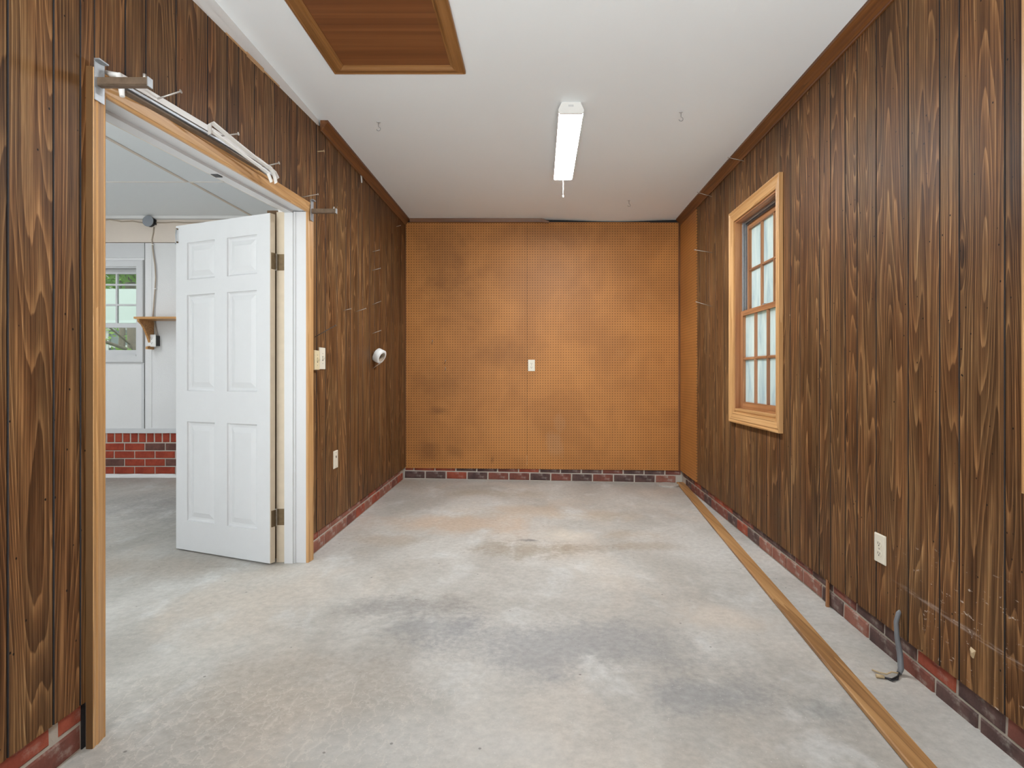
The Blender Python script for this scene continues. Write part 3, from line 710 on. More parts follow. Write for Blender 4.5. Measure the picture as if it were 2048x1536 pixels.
# ================================================================== WINDOWS IN THE RIGHT WALL
def window_right():
    y0, y1, z0, z1 = WIN
    w = tag(empty('window_1', (XR, (y0 + y1) / 2, z0)), 'double-hung oak window with whitewashed panes in the panelled right wall', None, None, 'structure')
    P = [(0.0, 0.0), (0.0, 0.013), (0.010, 0.017), (0.014, 0.0145), (0.048, 0.022), (0.053, 0.0185), (0.064, 0.025), (0.072, 0.024), (0.072, 0.0)]
    cs = [(y0, z0), (y1, z0), (y1, z1), (y0, z1)]; dd = [(-1, -1), (1, -1), (1, 1), (-1, 1)]
    for i in range(4):
        j = (i + 1) % 4
        r = [[(XR - h, c[0] + d_[0] * d, c[1] + d_[1] * d) for d, h in P] for c, d_ in ((cs[i], dd[i]), (cs[j], dd[j]))]
        obj('casing', MB().loft(r), 'goldY' if i in (0, 2) else 'goldZ', w)
    t = 0.02; X0, X1 = XR - 0.002, XR + 0.15
    obj('jamb', MB().box(X0, X1, y1 - t * .5, y1 + .006, z0, z1), 'sashZ', w)
    obj('jamb', MB().box(X0, X1, y0 - .006, y0 + t * .5, z0, z1), 'sashZ', w)
    obj('head_jamb', MB().box(X0, X1, y0, y1, z1 - .012, z1 + .006), 'sashY', w)
    mb = MB().box(X0, X1, y0, y1, z0 - .006, z0 + .012).box(X0 - .004, XR + .03, y0 + .01, y1 - .01, z0 + .012, z0 + .026)
    obj('sill', mb, 'goldY', w)
    # aluminium tracks on both sides, above the meeting rail
    ym0, ym1 = y0 + .010, y1 - .010
    for ya, yb in ((ym1 - .010, ym1), (ym0, ym0 + .010)):
        tr = MB()
        for xa, xb in ((.044, .050), (.060, .066), (.074, .080), (.112, .118)): tr.box(XR + xa, XR + xb, ya - .004 if ya > 3.7 else ya, yb if ya > 3.7 else yb + .004, z0 + .02, z1 - .014)
        tr.box(XR + .044, XR + .118, (yb - .002) if ya > 3.7 else ya, yb if ya > 3.7 else ya + .002, z0 + .02, z1 - .014)
        obj('track', tr, 'zinc', w)
    obj('track', MB().box(XR + .050, XR + .058, ym0, ym1, z1 - .024, z1 - .012).box(XR + .074, XR + .084, ym0, ym1, z1 - .028, z1 - .012), 'zinc', w)
    def sash(x0, x1, ya, yb, za, zb, bot, top, stile):
        s = obj('sash', MB().box(x0, x1, ya, ya + stile, za, zb).box(x0, x1, yb - stile, yb, za, zb), 'sashZ', w)
        obj('rail', MB().box(x0, x1, ya + stile, yb - stile, za, za + bot), 'sashY', s)
        obj('rail', MB().box(x0, x1, ya + stile, yb - stile, zb - top, zb), 'sashY', s)
        iy0, iy1, iz0, iz1 = ya + stile, yb - stile, za + bot, zb - top
        xm = (x0 + x1) / 2; m = 0.011; pw = (iy1 - iy0) / 3; zm = (iz0 + iz1) / 2
        for k in (1, 2):
            yy = iy0 + pw * k
            obj('muntin', MB().loft([[(x0 + .003, yy - m * .5, z), (x0 + .003, yy + m * .5, z), (xm + .002, yy + m, z), (x1, yy + m, z), (x1, yy - m, z), (xm + .002, yy - m, z)] for z in (iz0, iz1)]), 'sashZ', s)
        for k in range(3):
            ya_, yb_ = iy0 + pw * k + (m if k else 0), iy0 + pw * (k + 1) - (m if k < 2 else 0)
            obj('muntin', MB().loft([[(x0 + .003, y, zm - m * .5), (xm + .002, y, zm - m), (x1, y, zm - m), (x1, y, zm + m), (xm + .002, y, zm + m), (x0 + .003, y, zm + m * .5)] for y in (ya_, yb_)]), 'sashY', s)
            for (zc, zd) in ((iz0, zm - m), (zm + m, iz1)):
                obj('pane', MB().box(xm + .004, xm + .008, ya_ - .003, yb_ + .003, zc - .003, zd + .003), 'frost', s)
        return s
    zm = 1.475
    lo = sash(XR + .036, XR + .066, y0 + .012, y1 - .012, z0 + .022, zm + .010, .052, .034, .042)
    up = sash(XR + .078, XR + .108, y0 + .014, y1 - .014, zm - .022, z1 - .030, .034, .036, .040)
    obj('latch', MB().box(XR + .040, XR + .062, 3.70, 3.725, zm + .010, zm + .020).box(XR + .046, XR + .058, 3.66, 3.70, zm + .010, zm + .016), 'zinc', lo)
    return w
w1 = window_right()
w2 = copy_tree(w1); w2.name = 'window_2'; w2.location.y += DYW
w2['label'] = 'second oak window casing at the right edge of the view'

# ================================================================== SIDE BAY SHELL
def wx(x): return (x - VX) * YB2 / F
def wz(y): return HC - (y - VY) * YB2 / F
WY0, WY1 = wx(206) - 0.42, wx(274.5)       # window opening (x range)
WZ0, WZ1 = wz(712), wz(534)
mb = MB()
for a, b, c, d in rect_minus(XF2 - .1, XL2, -.3, 2.75, [(WY0, WY1, WZ0, WZ1)]): mb.box(a, b, YB2 + .02, YB2 + .16, c, d)
wsb = struct('wall_side_bay', mb, 'white_wall', 'white boarded wall over brick at the back of the side bay')
obj('mortar_bed', MB().box(XF2, XL2, YB2 + .004, YB2 + .03, -.2, wz(866)), 'mortar', wsb)
obj('white_base', MB().loft([[(x, YB2 - .022 + .006 * math.sin(x * 9), -.05), (x, YB2 - .016, .028 + .004 * math.sin(x * 17)), (x, YB2 - .002, .044 + .004 * math.sin(x * 23)), (x, YB2 + .02, .044), (x, YB2 + .02, -.05)] for x in [XF2 + i * .08 for i in range(48)]]), 'white_wall', wsb)
rnd = random.Random(21)
for r in range(4):
    zc = wz(940.7) + r * 0.0782
    x0 = wx(228.5) if r % 2 == 0 else wx(249)
    for i in range(-5, 15):
        xc = x0 + .2035 * (i) + .1
        if xc < XF2 + .1 or xc > XL2 - .1: continue
        brick(wsb, (xc, YB2 - .002, zc), 0, 'brick_clean_dark' if rnd.random() < .2 else 'brick_clean', w=.194, h=.068, seed=i)
for i in range(46):
    xc = XF2 + .06 + .0795 * i
    if xc > XL2 - .05: continue
    brick(wsb, (xc, YB2 - .002, wz(875.5)), 0, 'brick_clean_dark' if rnd.random() < .22 else 'brick_clean', w=.066, h=.088, seed=i)
obj('ledger', MB().box(XF2, XL2, YB2 - .014, YB2 + .03, wz(866), wz(857)), 'white', wsb)
# boards above
bands = rect_minus(XF2, XL2, wz(857), wz(486), [(WY0 - .02, WY1 + .02, WZ0 - .02, WZ1 + .02)])
xb = wx(289.5)
def boards(x0, x1, name):
    for a, b, c, d in rect_minus(x0, x1, wz(857), wz(486), [(WY0 - .02, WY1 + .02, WZ0 - .02, WZ1 + .02)]):
        pass
    m = MB()
    for a, b, c, d in rect_minus(x0, x1, wz(857), wz(486), [(WY0 - .02, WY1 + .02, WZ0 - .02, WZ1 + .02)]): m.box(a, b, YB2, YB2 + .02, c, d)
    return obj(name, m, 'stipple', wsb)
boards(xb + .004, -2.74, 'wall_board'); boards(-2.735, XL2, 'wall_board'); boards(XF2, xb - .004, 'wall_board')
obj('joint_gap', MB().box(xb - .004, xb + .004, YB2 + .012, YB2 + .02, wz(857), wz(486)), 'groove', wsb)
obj('batten', MB().box(wx(283.5), wx(289), YB2 - .006, YB2, wz(857), wz(728)), 'white', wsb)
obj('batten', MB().box(wx(291), wx(304), YB2 - .004, YB2, wz(855), wz(487)), 'stipple', wsb)
obj('header_board', MB().box(XF2, XL2, YB2 - .012, YB2 + .02, wz(485), wz(440)), 'beige', wsb)
obj('cove', MB().loft([[(x, YB2 - .03, ZC2), (x, YB2 - .024, wz(438)), (x, YB2 + .02, wz(441)), (x, YB2 + .02, ZC2)] for x in (XF2, XL2)]), 'white_wall', wsb)
obj('header_board', MB().box(XF2, wx(290), YB2 - .010, YB2, wz(516), wz(488)), 'white', wsb)
mb = MB().box(XF2 - .12, XF2, YF, YB2 + .1, -.3, 2.75)
struct('wall_side_bay_far', mb, 'white_wall', 'white outer wall of the side bay')
# front piers: the two bays are open to the driveway behind the camera
mb = MB().box(XL2, XL - .02, YF - .02, YF + .1, -.3, 2.7).box(XF2 - .1, XR + .2, YF - .1, YF, 2.42, 2.75).box(XR - .02, XR + .2, YF - .1, YF, -.3, 2.6).box(XF2 - .1, XF2 + .25, YF - .1, YF, -.3, 2.6)
struct('wall_front', mb, 'white_wall', 'front piers and lintel around the open bay ends')

# side bay window
w3 = tag(empty('window_3', ((WY0 + WY1) / 2, YB2, WZ0)), 'white double-hung window of the side bay looking onto trees', None, None, 'structure')
P3 = [(0, 0), (0, .016), (.004, .020), (.056, .022), (.066, .018), (.070, .0)]
cs = [(WY0, WZ0), (WY1, WZ0), (WY1, WZ1), (WY0, WZ1)]; dd = [(-1, -1), (1, -1), (1, 1), (-1, 1)]
for i in range(4):
    j = (i + 1) % 4
    obj('casing', MB().loft([[(c[0] + e[0] * d, YB2 - h, c[1] + e[1] * d) for d, h in P3] for c, e in ((cs[i], dd[i]), (cs[j], dd[j]))]), 'white', w3)
obj('jamb', MB().box(WY1 - .004, WY1 + .02, YB2 - .01, YB2 + .15, WZ0, WZ1).box(WY0 - .02, WY0 + .004, YB2 - .01, YB2 + .15, WZ0, WZ1), 'white', w3)
obj('head_jamb', MB().box(WY0, WY1, YB2 - .01, YB2 + .15, WZ1 - .012, WZ1 + .02), 'white', w3)
obj('sill', MB().box(WY0, WY1, YB2 - .02, YB2 + .16, WZ0 - .02, WZ0 + .016), 'white', w3)
def sash3(ya, yb, za, zb, nx_, zs):
    x0, x1 = WY0 + .004, WY1 - .004; st = .03
    s = obj('sash', MB().box(x0, x0 + st, ya, yb, za, zb).box(x1 - st, x1, ya, yb, za, zb), 'white', w3)
    obj('rail', MB().box(x0 + st, x1 - st, ya, yb, za, za + .045), 'white', s); obj('rail', MB().box(x0 + st, x1 - st, ya, yb, zb - .045, zb), 'white', s)
    ix0, ix1, iz0, iz1 = x0 + st, x1 - st, za + .045, zb - .045; ym = (ya + yb) / 2; m = .009
    X = [ix0 + (ix1 - ix0) * k / nx_ for k in range(nx_ + 1)]; Z = [iz0] + zs + [iz1]
    for x in X[1:-1]: obj('muntin', MB().box(x - m, x + m, ya + .004, yb - .004, iz0, iz1), 'white', s)
    for z in Z[1:-1]:
        for a, b in zip(X[:-1], X[1:]): obj('muntin', MB().box(a + m, b - m, ya + .005, yb - .005, z - m, z + m), 'white', s)
    for a, b in zip(X[:-1], X[1:]):
        for c, d in zip(Z[:-1], Z[1:]): obj('pane', MB().box(a, b, ym - .002, ym + .002, c, d), 'glass', s)
zmeet = wz(650)
sash3(YB2 + .03, YB2 + .06, WZ0 + .016, zmeet + .02, 1, [])
sash3(YB2 + .075, YB2 + .105, zmeet - .02, WZ1 - .012, 3, [wz(608), wz(567)])

# ================================================================== SIX-PANEL DOOR
Fh = Vector((-1.502, 3.238, 0)); ud = Vector((-0.926, 0.378, 0)).normalized(); nd_ = Vector((ud.y, -ud.x, 0)) * 1.0
if nd_.y > 0: nd_ = -nd_
DW, DH, DT = 0.760, 1.958, 0.036; zd0 = -0.016
door = tag(empty('door_1', (Fh.x, Fh.y, zd0)), 'white six-panel door standing open into the side bay', None, None, 'structure')
def dp(u, v, d): p = Fh + ud * u - nd_ * d; return Vector((p.x, p.y, zd0 + v))
def dbox(mb, u0, u1, v0, v1, d0, d1):
    return mb.hexa([dp(u0, v0, d0), dp(u1, v0, d0), dp(u1, v0, d1), dp(u0, v0, d1), dp(u0, v1, d0), dp(u1, v1, d0), dp(u1, v1, d1), dp(u0, v1, d1)])
us = [0, .098, .332, .432, .664, DW]; fr = [1.0, 1 - .056, 1 - .170, 1 - .217, 1 - .511, 1 - .605, 1 - .909, 0.0]
vs_ = [f * DH for f in fr][::-1]      # 0, bottom panel 1-2, 3-4, 5-6, 7
mb = MB()
for a, b in ((0, 1), (2, 3), (4, 5)): dbox(mb, us[a], us[b], 0, DH, 0, DT)
obj('stile', mb, 'white', door)
for a, b in ((0, 1), (2, 3), (4, 5), (6, 7)):
    m = MB()
    for p, q in ((1, 2), (3, 4)): dbox(m, us[p], us[q], vs_[a], vs_[b], 0, DT)
    obj('rail', m, 'white', door)
for p, q in ((1, 2), (3, 4)):
    for a, b in ((1, 2), (3, 4), (5, 6)):
        u0, u1, v0, v1 = us[p], us[q], vs_[a], vs_[b]
        def ring(i, d): return [dp(u0 + i, v0 + i, d), dp(u1 - i, v0 + i, d), dp(u1 - i, v1 - i, d), dp(u0 + i, v1 - i, d)]
        m = MB()
        for sg in (0, 1):
            dd_ = lambda d: DT - d if sg else d
            rs = [ring(i, dd_(d)) for i, d in ((0, .0005), (.003, .008), (.010, .0135), (.022, .0145), (.052, .006))]
            m.loft(rs, cap=False); m.add(rs[-1], [(0, 1, 2, 3)])
        obj('raised_panel', m, 'white', door)
m = MB(); dbox(m, -.0015, .0, 0, DH, 0.001, DT - .001); obj('door_edge', m, 'cream', door)
for zc_ in (1.677, .231):
    h = empty('hinge', dp(0, zc_ - zd0, DT + .004)); h.parent = door; h.location = WL[h] - WL[door]
    m = MB(); dbox(m, -.0045, -.0015, zc_ - zd0 - .046, zc_ - zd0 + .046, .008, DT + .002); obj('hinge_leaf', m, 'brass', h)
    obj('hinge_leaf', MB().box(XL2 + .004, XL - .122, YD + .0305, YD + .0335, zc_ - .046, zc_ + .046), 'brass', h)
    kp = Vector((XL2 - .002, YD + .020, 0))
    m = MB()
    for k in range(5):
        z0 = zc_ - .048 + k * .0195
        m.tube([(kp.x, kp.y, z0), (kp.x, kp.y, z0 + .0175)], .0065, 10)
    obj('knuckle', m, 'white', h)
hk = empty('hook_latch', dp(DW - .02, DH - .06, -.004)); hk.parent = door; hk.location = WL[hk] - WL[door]
obj('eye', MB().tube([dp(DW - .016, DH - .02, 0), dp(DW - .016, DH - .02, -.012)], .004, 8).tube([dp(DW - .016, DH - .10, 0), dp(DW - .016, DH - .10, -.010)], .005, 8), 'brass', hk)
obj('hook', MB().tube([dp(DW - .016, DH - .02, -.010), dp(DW - .014, DH - .06, -.012), dp(DW - .016, DH - .10, -.012), dp(DW - .010, DH - .112, -.012)], .003, 8), 'zinc', hk)

# ================================================================== CEILING THINGS
# attic hatch
hx0, hx1, hy0, hy1 = -1.034, -0.370, 1.55, 2.932
hatch = tag(empty('attic_hatch', ((hx0 + hx1) / 2, (hy0 + hy1) / 2, ZC)), 'red-brown plywood attic hatch with oak frame in the ceiling', 'hatch')
obj('hatch_panel', MB().box(hx0 + .05, hx1 - .05, hy0 + .05, hy1 - .05, ZC - .007, ZC + .01), 'hatch', hatch)
PH = [(0, 0), (0, .016), (.006, .021), (.014, .018), (.046, .024), (.054, .020), (.060, .014), (.068, .011), (.068, 0)]
cs = [(hx0, hy0), (hx1, hy0), (hx1, hy1), (hx0, hy1)]; dd = [(1, 1), (-1, 1), (-1, -1), (1, -1)]
for i in range(4):
    j = (i + 1) % 4
    obj('frame_strip', MB().loft([[(c[0] + e[0] * d, c[1] + e[1] * d, ZC - h) for d, h in PH] for c, e in ((cs[i], dd[i]), (cs[j], dd[j]))]), 'hatchX' if i in (0, 2) else 'hatchY', hatch)
# LED shop light
lx, ly0, ly1 = 0.181, 3.270, 4.400
lamp = tag(empty('ceiling_light', (lx, (ly0 + ly1) / 2, ZC)), 'lit white strip light with pull chain on the ceiling', 'ceiling light')
P = [(-.052, 0.0), (-.072, -.040), (-.072, -.060), (-.068, -.060), (-.068, -.046), (.068, -.046), (.068, -.060), (.072, -.060), (.072, -.040), (.052, 0.0)]
obj('housing', MB().loft([[(lx + a, y, ZC + b) for a, b in P] for y in (ly0 + .012, ly1 - .012)]), 'whiteplastic', lamp)
Q = [(-.067, -.047), (-.067, -.0595), (-.030, -.061), (0, -.0615), (.030, -.061), (.067, -.0595), (.067, -.047)]
obj('lens', MB().loft([[(lx + a, y, ZC + b) for a, b in Q] for y in (ly0 + .014, ly1 - .014)]), 'lens', lamp)
P2 = [(-.054, .0), (-.072, -.040), (-.072, -.052), (-.062, -.063), (.062, -.063), (.072, -.052), (.072, -.040), (.054, .0)]
for a, b in ((ly0, ly0 + .014), (ly1 - .014, ly1)):
    e = obj('end_cap', MB().loft([[(lx + p, y, ZC + q) for p, q in P2] for y in (a, b)]), 'whiteplastic', lamp)
    if a == ly0:
        m = MB()
        for i in range(5):
            for j in range(2): m.box(lx - .014 + i * .006, lx - .011 + i * .006, a - .0006, a, ZC - .018 - j * .006, ZC - .015 - j * .006)
        obj('outlet_slots', m, 'grey', e)
ch = obj('pull_chain', MB().tube([(lx + .002, ly1 - .004, ZC - .06), (lx + .002, ly1 - .004, ZC - .178)], .0016, 6), 'whiteplastic', lamp)
obj('pull_bead', MB().tube([(lx + .002, ly1 - .004, ZC - .176), (lx + .002, ly1 - .004, ZC - .182), (lx + .002, ly1 - .004, ZC - .190), (lx + .002, ly1 - .004, ZC - .194)], [.002, .0055, .0055, .002], 8), 'whiteplastic', ch)
fill_lamp = copy_tree(lamp); fill_lamp.location = (-4.35, 4.15, ZC2)  # copy of the strip light added out of view to brighten the side bay
for o_ in fill_lamp.children:
    if o_.name.startswith('lens'): o_.data = o_.data.copy(); o_.data.materials[0] = M('lens_dim')
fill_lamp['label'] = 'added strip light, out of view, brightening the side bay'
# hooks in the ceiling
def ceil_hook(x, y, label):
    p = Vector(((x - VX) * F * 1.535 / (VY - y) / F, F * 1.535 / (VY - y), ZC))
    h = tag(empty('ceiling_hook', p), label, 'hook', 'hooks left in the ceiling')
    obj('plate', MB().lathe([(0.001, 0), (.013, 0), (.012, -.002), (.001, -.003)], p, (0, 0, 1), 12), 'white', h)
    pts = [p + Vector((0, 0, 0))] + [p + Vector((.012 * math.sin(a), 0, -.030 - .012 + .012 * math.cos(a))) for a in [k * .5 for k in range(10)]]
    obj('hook_wire', MB().tube(pts, .0020, 6), 'zinc', h)
ceil_hook(757, 244, 'small wire hook in the ceiling between the hatch and the left crown moulding')
ceil_hook(1362, 224, 'small wire hook in the ceiling to the right of the strip light')
ceil_hook(1258, 401, 'tiny hook in the ceiling near the pegboard wall')

# ================================================================== OUTLETS AND SWITCHES
def plate(name, c, n, w, h, d, mat, kind, label, cat, group=None):
    c = Vector(c); n = Vector(n); a = Vector((0, 0, 1)).cross(n)
    e = tag(empty(name, c - Vector((0, 0, h / 2))), label, cat, group)
    def P(u, v, t): return c + a * u + Vector((0, 0, v)) + n * t
    def ring(i, t): return [P(-w / 2 + i, -h / 2 + i, t), P(w / 2 - i, -h / 2 + i, t), P(w / 2 - i, h / 2 - i, t), P(-w / 2 + i, h / 2 - i, t)]
    pl = obj('cover_plate', MB().loft([ring(0, 0), ring(0, d - .003), ring(.003, d)]), mat, e)
    def bx(u0, u1, v0, v1, t0, t1): return MB().hexa([P(u0, v0, t0), P(u1, v0, t0), P(u1, v0, t1), P(u0, v0, t1), P(u0, v1, t0), P(u1, v1, t0), P(u1, v1, t1), P(u0, v1, t1)])
    if kind == 'outlet':
        for s in (-1, 1):
            cz = s * h * .17
            pts = [(math.cos(k * math.pi / 8) * .017, max(-.0125, min(.0125, math.sin(k * math.pi / 8) * .017)) + cz) for k in range(16)]
            r = obj('receptacle', MB().loft([[P(u, v, t) for u, v in pts] for t in (d - .002, d + .0015)]), mat, e)
            obj('slot', bx(-.0075, -.005, cz - .002, cz + .007, d + .001, d + .0019), 'slot', r)
            obj('slot', bx(.005, .0075, cz - .002, cz + .006, d + .001, d + .0019), 'slot', r)
            obj('slot', bx(-.0025, .0025, cz - .009, cz - .004, d + .001, d + .0019), 'slot', r)
        obj('screw', MB().lathe([(.0035, d - .001), (.0033, d + .001), (.0005, d + .0015)], c, n, 10), 'nail', e)
    elif kind == 'switch':
        obj('toggle', MB().hexa([P(-.005, -.012, d - .002), P(.005, -.012, d - .002), P(.005, .012, d - .002), P(-.005, .012, d - .002), P(-.004, .002, d + .012), P(.004, .002, d + .012), P(.004, .010, d + .014), P(-.004, .010, d + .014)]), mat, e)
        for s in (-1, 1): obj('screw', MB().lathe([(.0035, d - .001), (.0033, d + .001), (.0005, d + .0015)], P(0, s * .030, 0), n, 10), 'nail', e)
        obj('slot', bx(-.006, .006, -.014, .014, d - .001, d + .0008), 'slot', e)
    else:
        obj('jack', bx(-.006, .006, .010, .024, d - .001, d + .001), 'slot', e)
        for s in (-1, 1): obj('screw', MB().lathe([(.0033, d - .001), (.003, d + .001), (.0005, d + .0015)], P(0, s * .045, 0), n, 10), 'nail', e)
    return e
plate('power_outlet', (XR, 2.365, .330), (-1, 0, 0), .074, .117, .007, 'offwhite', 'outlet', 'ivory duplex outlet low on the panelled right wall', 'outlet')
plate('power_outlet', (-.074, YB, 1.129), (0, -1, 0), .068, .112, .006, 'offwhite', 'outlet', 'ivory duplex outlet in the middle of the pegboard wall', 'outlet')
plate('light_switch', (XL, 3.404, 1.124), (1, 0, 0), .072, .115, .020, 'ivory', 'switch', 'yellowed toggle switch on a thick plate right beside the door casing', 'switch')
plate('light_switch', (XL, 3.522, 1.137), (1, 0, 0), .092, .132, .007, 'offwhite', 'switch', 'larger cream toggle switch plate, the second one from the door casing', 'switch')
plate('jack_plate', (XL, 3.757, .490), (1, 0, 0), .074, .114, .006, 'offwhite', 'jack', 'cream wall plate with one small socket low on the left panelling', 'wall plate')

# ================================================================== NAILS, HOOKS, TAPE
def nail(b, t, X, label, mat='nail', r=.0022, group=None):
    p = px_plane_x(b[0], b[1], X)
    if t[0] == b[0]: t = (b[0] + 1, t[1])
    q = Vector(((t[0] - VX) * p.y / F, p.y, HC - (t[1] - VY) * p.y / F))
    d = (q - p).normalized()
    e = tag(empty('nail', p), label, 'nail', group)
    obj('shank', MB().tube([p - d * .01, q], r, 7), mat, e)
    obj('head', MB().tube([q, q + d * .0025], r * 2.3, 9), mat, e)
    return e
NL = [((296, 203), (361, 183), 'long steel nail above the door header, nearest the left bracket', 'nail', .003),
      ((417, 275), (476, 267.6), 'long steel nail above the middle of the door header', 'nail', .003),
      ((510, 337), (557.7, 326), 'long steel nail holding the far end of the white curtain rods', 'nail', .003),
      ((600, 395), (635.6, 388.5), 'long thin nail just above the right header bracket', 'nail', .0022),
      ((635, 303), (647.6, 302), 'short brass-coloured nail beside the dark panel seam below the crown moulding', 'copper', .003),
      ((630, 674), (671, 651), 'long dark nail slanting up above the light switches', 'nail_dark', .0026),
      ((687, 621), (701.5, 617.6), 'short dull nail between the slanting dark nail and the thin pins', 'nail', .002),
      ((712.6, 623), (731.5, 617), 'thin bright pin, leftmost of the row above the tape roll', 'nail', .002),
      ((745, 609), (761.5, 602.6), 'thin bright pin third from top of the column above the tape roll', 'nail', .002),
      ((745, 667), (761.5, 661), 'thin bright pin directly above the tape roll', 'nail', .002),
      ((745, 503.5), (758.6, 500), 'topmost thin pin of the column above the tape roll', 'nail', .002),
      ((745, 540.6), (760.5, 536.7), 'thin pin second from top of the column above the tape roll', 'nail', .002),
      ((745, 737), (759.5, 727.5), 'thin pin poking out right under the tape roll', 'nail', .002),
      ((793, 453), (801, 451), 'small nail high in the far left corner by the pegboard', 'nail', .002)]
for b, t, l, m, r in NL: nail(b, t, XL, l, m, r)
for b, t, l in [((1425, 505.5), (1389, 499.5), 'long bright pin level with the upper sash, left of the window'),
                ((1424, 612.8), (1392, 603.6), 'long bright pin level with the meeting rail, left of the window'),
                ((1424, 393), (1395, 385), 'long pin crossing the crown moulding above the corner pegboard'),
                ((1488, 322), (1456, 315), 'long pin crossing the crown moulding above the window')]:
    nail(b, t, XR, l, 'nail', .0022)
# roll of tape hung on a nail
tc = px_plane_x(757, 711, -1.27); tc = Vector((-1.278, 4.62, 1.04 + 38 * 4.62 / F))
ax = Vector((.84, -.22, -.40)).normalized()
tp = tag(empty('tape_roll', tc - Vector((0, 0, .05))), 'roll of white tape hung on a nail on the left panelling', 'tape roll')
R0, R1, H = .056, .038, .052
obj('tape', MB().lathe([(R1, 0), (R0 - .002, 0), (R0, .002), (R0, H - .002), (R0 - .002, H), (R1, H)], tc - ax * .018, ax, 32), 'tape', tp)
obj('core', MB().lathe([(R1, H - .001), (R1 - .003, H - .001), (R1 - .003, .001), (R1, .001)], tc - ax * .018, ax, 32), 'card', tp)
obj('hanger_nail', MB().tube([(XL - .005, tc.y, tc.z + .030), tc + ax * .045 + Vector((0, 0, .031))], .0022, 7), 'nail', tp)
# hooks on the pegboard
def peg_hook(x, y, label, dx=-.012):
    p = Vector(((x - VX) / 203.0, YB, HC + (VY - y) / 203.0))
    h = tag(obj('peg_hook', MB().tube([p + Vector((dx, .004, -.028)), p + Vector((dx * .6, -.012, -.022)), p + Vector((0, -.036, -.010)), p + Vector((.002, -.040, .006))], .0028, 7), 'nail', None, p), label, 'hook', 'small hooks on the pegboard')
peg_hook(866, 682, 'small wire hook on the pegboard, uppermost of the three')
peg_hook(892, 721, 'small white-tipped hook on the pegboard, middle of the three')
peg_hook(892, 736, 'small white-tipped hook on the pegboard, lowest of the three')
# torn paper scrap by the crown
p = px_plane_x(722, 357, XL + .003)
tag(obj('paper_scrap', MB().loft([[p + Vector((0, -.02, .04)), p + Vector((.002, .012, .045)), p + Vector((.006, .004, -.03)), p + Vector((.004, -.008, -.035))], [p + Vector((.002, -.02, .04)), p + Vector((.004, .012, .045)), p + Vector((.008, .004, -.03)), p + Vector((.006, -.008, -.035))]]), 'tape'), 'torn white paper scrap stuck below the left crown moulding', 'paper')

# ================================================================== HEADER BRACKETS AND CURTAIN RODS
def bracket(y, z, label, tip):
    e = tag(empty('shelf_bracket', (XL, y, z)), label, 'bracket', 'steel brackets on the door header')
    x0 = XL + .020
    obj('mounting_plate', MB().box(x0, x0 + .003, y - .018, y + .020, z - .060, z + .058).box(x0, x0 + .016, y - .018, y + .020, z + .056, z + .060), 'zinc', e)
    a = obj('arm', MB().box(x0, tip, y - .010, y - .007, z - .014, z + .008).box(x0, tip, y - .010, y + .010, z - .016, z - .013), 'rusty', e)
    obj('arm_tip', MB().box(tip, tip + .003, y - .011, y + .011, z - .017, z + .010), 'zinc', a)
    obj('screw', MB().tube([(tip - .012, y - .004, z + .006), (tip - .012, y - .004, z + .020)], .0045, 9), 'nail', a)
bracket(1.712, 1.04 + (VY - 163) * 1.712 / F, 'galvanised bracket with rusty arm at the near corner of the door header', -1.150)
bracket(YD + .055, 1.04 + (VY - 421) * (YD + .055) / F, 'galvanised bracket with rusty arm at the far corner of the door header', -1.160)
def rodpt(x, y, X): return px_plane_x(x, y, X)
rod = tag(empty('curtain_rod', rodpt(250, 182, XL + .03)), 'long white and grey curtain rod lying along the door header', 'curtain rod')
A = [rodpt(238, 152, XL + .05), rodpt(252, 160, XL + .045), rodpt(300, 188, XL + .030), rodpt(425, 262, XL + .030), rodpt(520, 322, XL + .030), rodpt(543, 340, XL + .034)]
obj('front_channel', MB().bar(A, (0, 0, .011), (.0025, 0, 0)), 'whiteplastic', rod)
B = [a + Vector((-.006, 0, -.024)) for a in A[1:]]
obj('lower_channel', MB().bar(B, (.008, 0, .004), (.0, 0, .004)), 'zinc', rod)
Bb = [a + Vector((-.004, 0, -.038)) for a in A[1:-1]]
obj('back_channel', MB().bar(Bb, (.007, 0, .003), (.0, 0, .003)), 'rusty', rod)
tipn = A[0]
obj('return_end', MB().tube([tipn + Vector((-.045, .01, .012)), tipn, tipn + Vector((.006, .0, -.03)), tipn + Vector((.010, .0, -.062))], [.010, .010, .009, .007], 10), 'whiteplastic', rod)
rod2 = tag(empty('curtain_rod', rodpt(420, 255, XL + 0.090)), 'shorter white curtain rod with bent ends leaning on the longer rod', 'curtain rod')
Cc = [rodpt(420, 268, XL + 0.070), rodpt(419, 247, XL + 0.100), rodpt(424, 245, XL + 0.100), rodpt(470, 283, XL + 0.085), rodpt(520, 323, XL + 0.076), rodpt(541, 336, XL + 0.076), rodpt(549, 352, XL + 0.070), rodpt(552, 366, XL + 0.066)]
obj('rail_strap', MB().bar(Cc, (.006, 0, .003), (0, .003, .003)), 'whiteplastic', rod2)
D = [rodpt(424, 262, XL + 0.075), rodpt(470, 297, XL + 0.070), rodpt(515, 330, XL + 0.070), rodpt(536, 346, XL + 0.070), rodpt(543, 364, XL + 0.068)]
obj('rail_strap', MB().bar(D, (.005, 0, .002), (0, .003, .003)), 'whiteplastic', rod2)
obj('return_end', MB().bar([rodpt(538, 335, XL + 0.080), rodpt(550, 345, XL + 0.070), rodpt(556, 357, XL + 0.055)], (.005, 0, .003), (0, .003, .003)), 'whiteplastic', rod2)

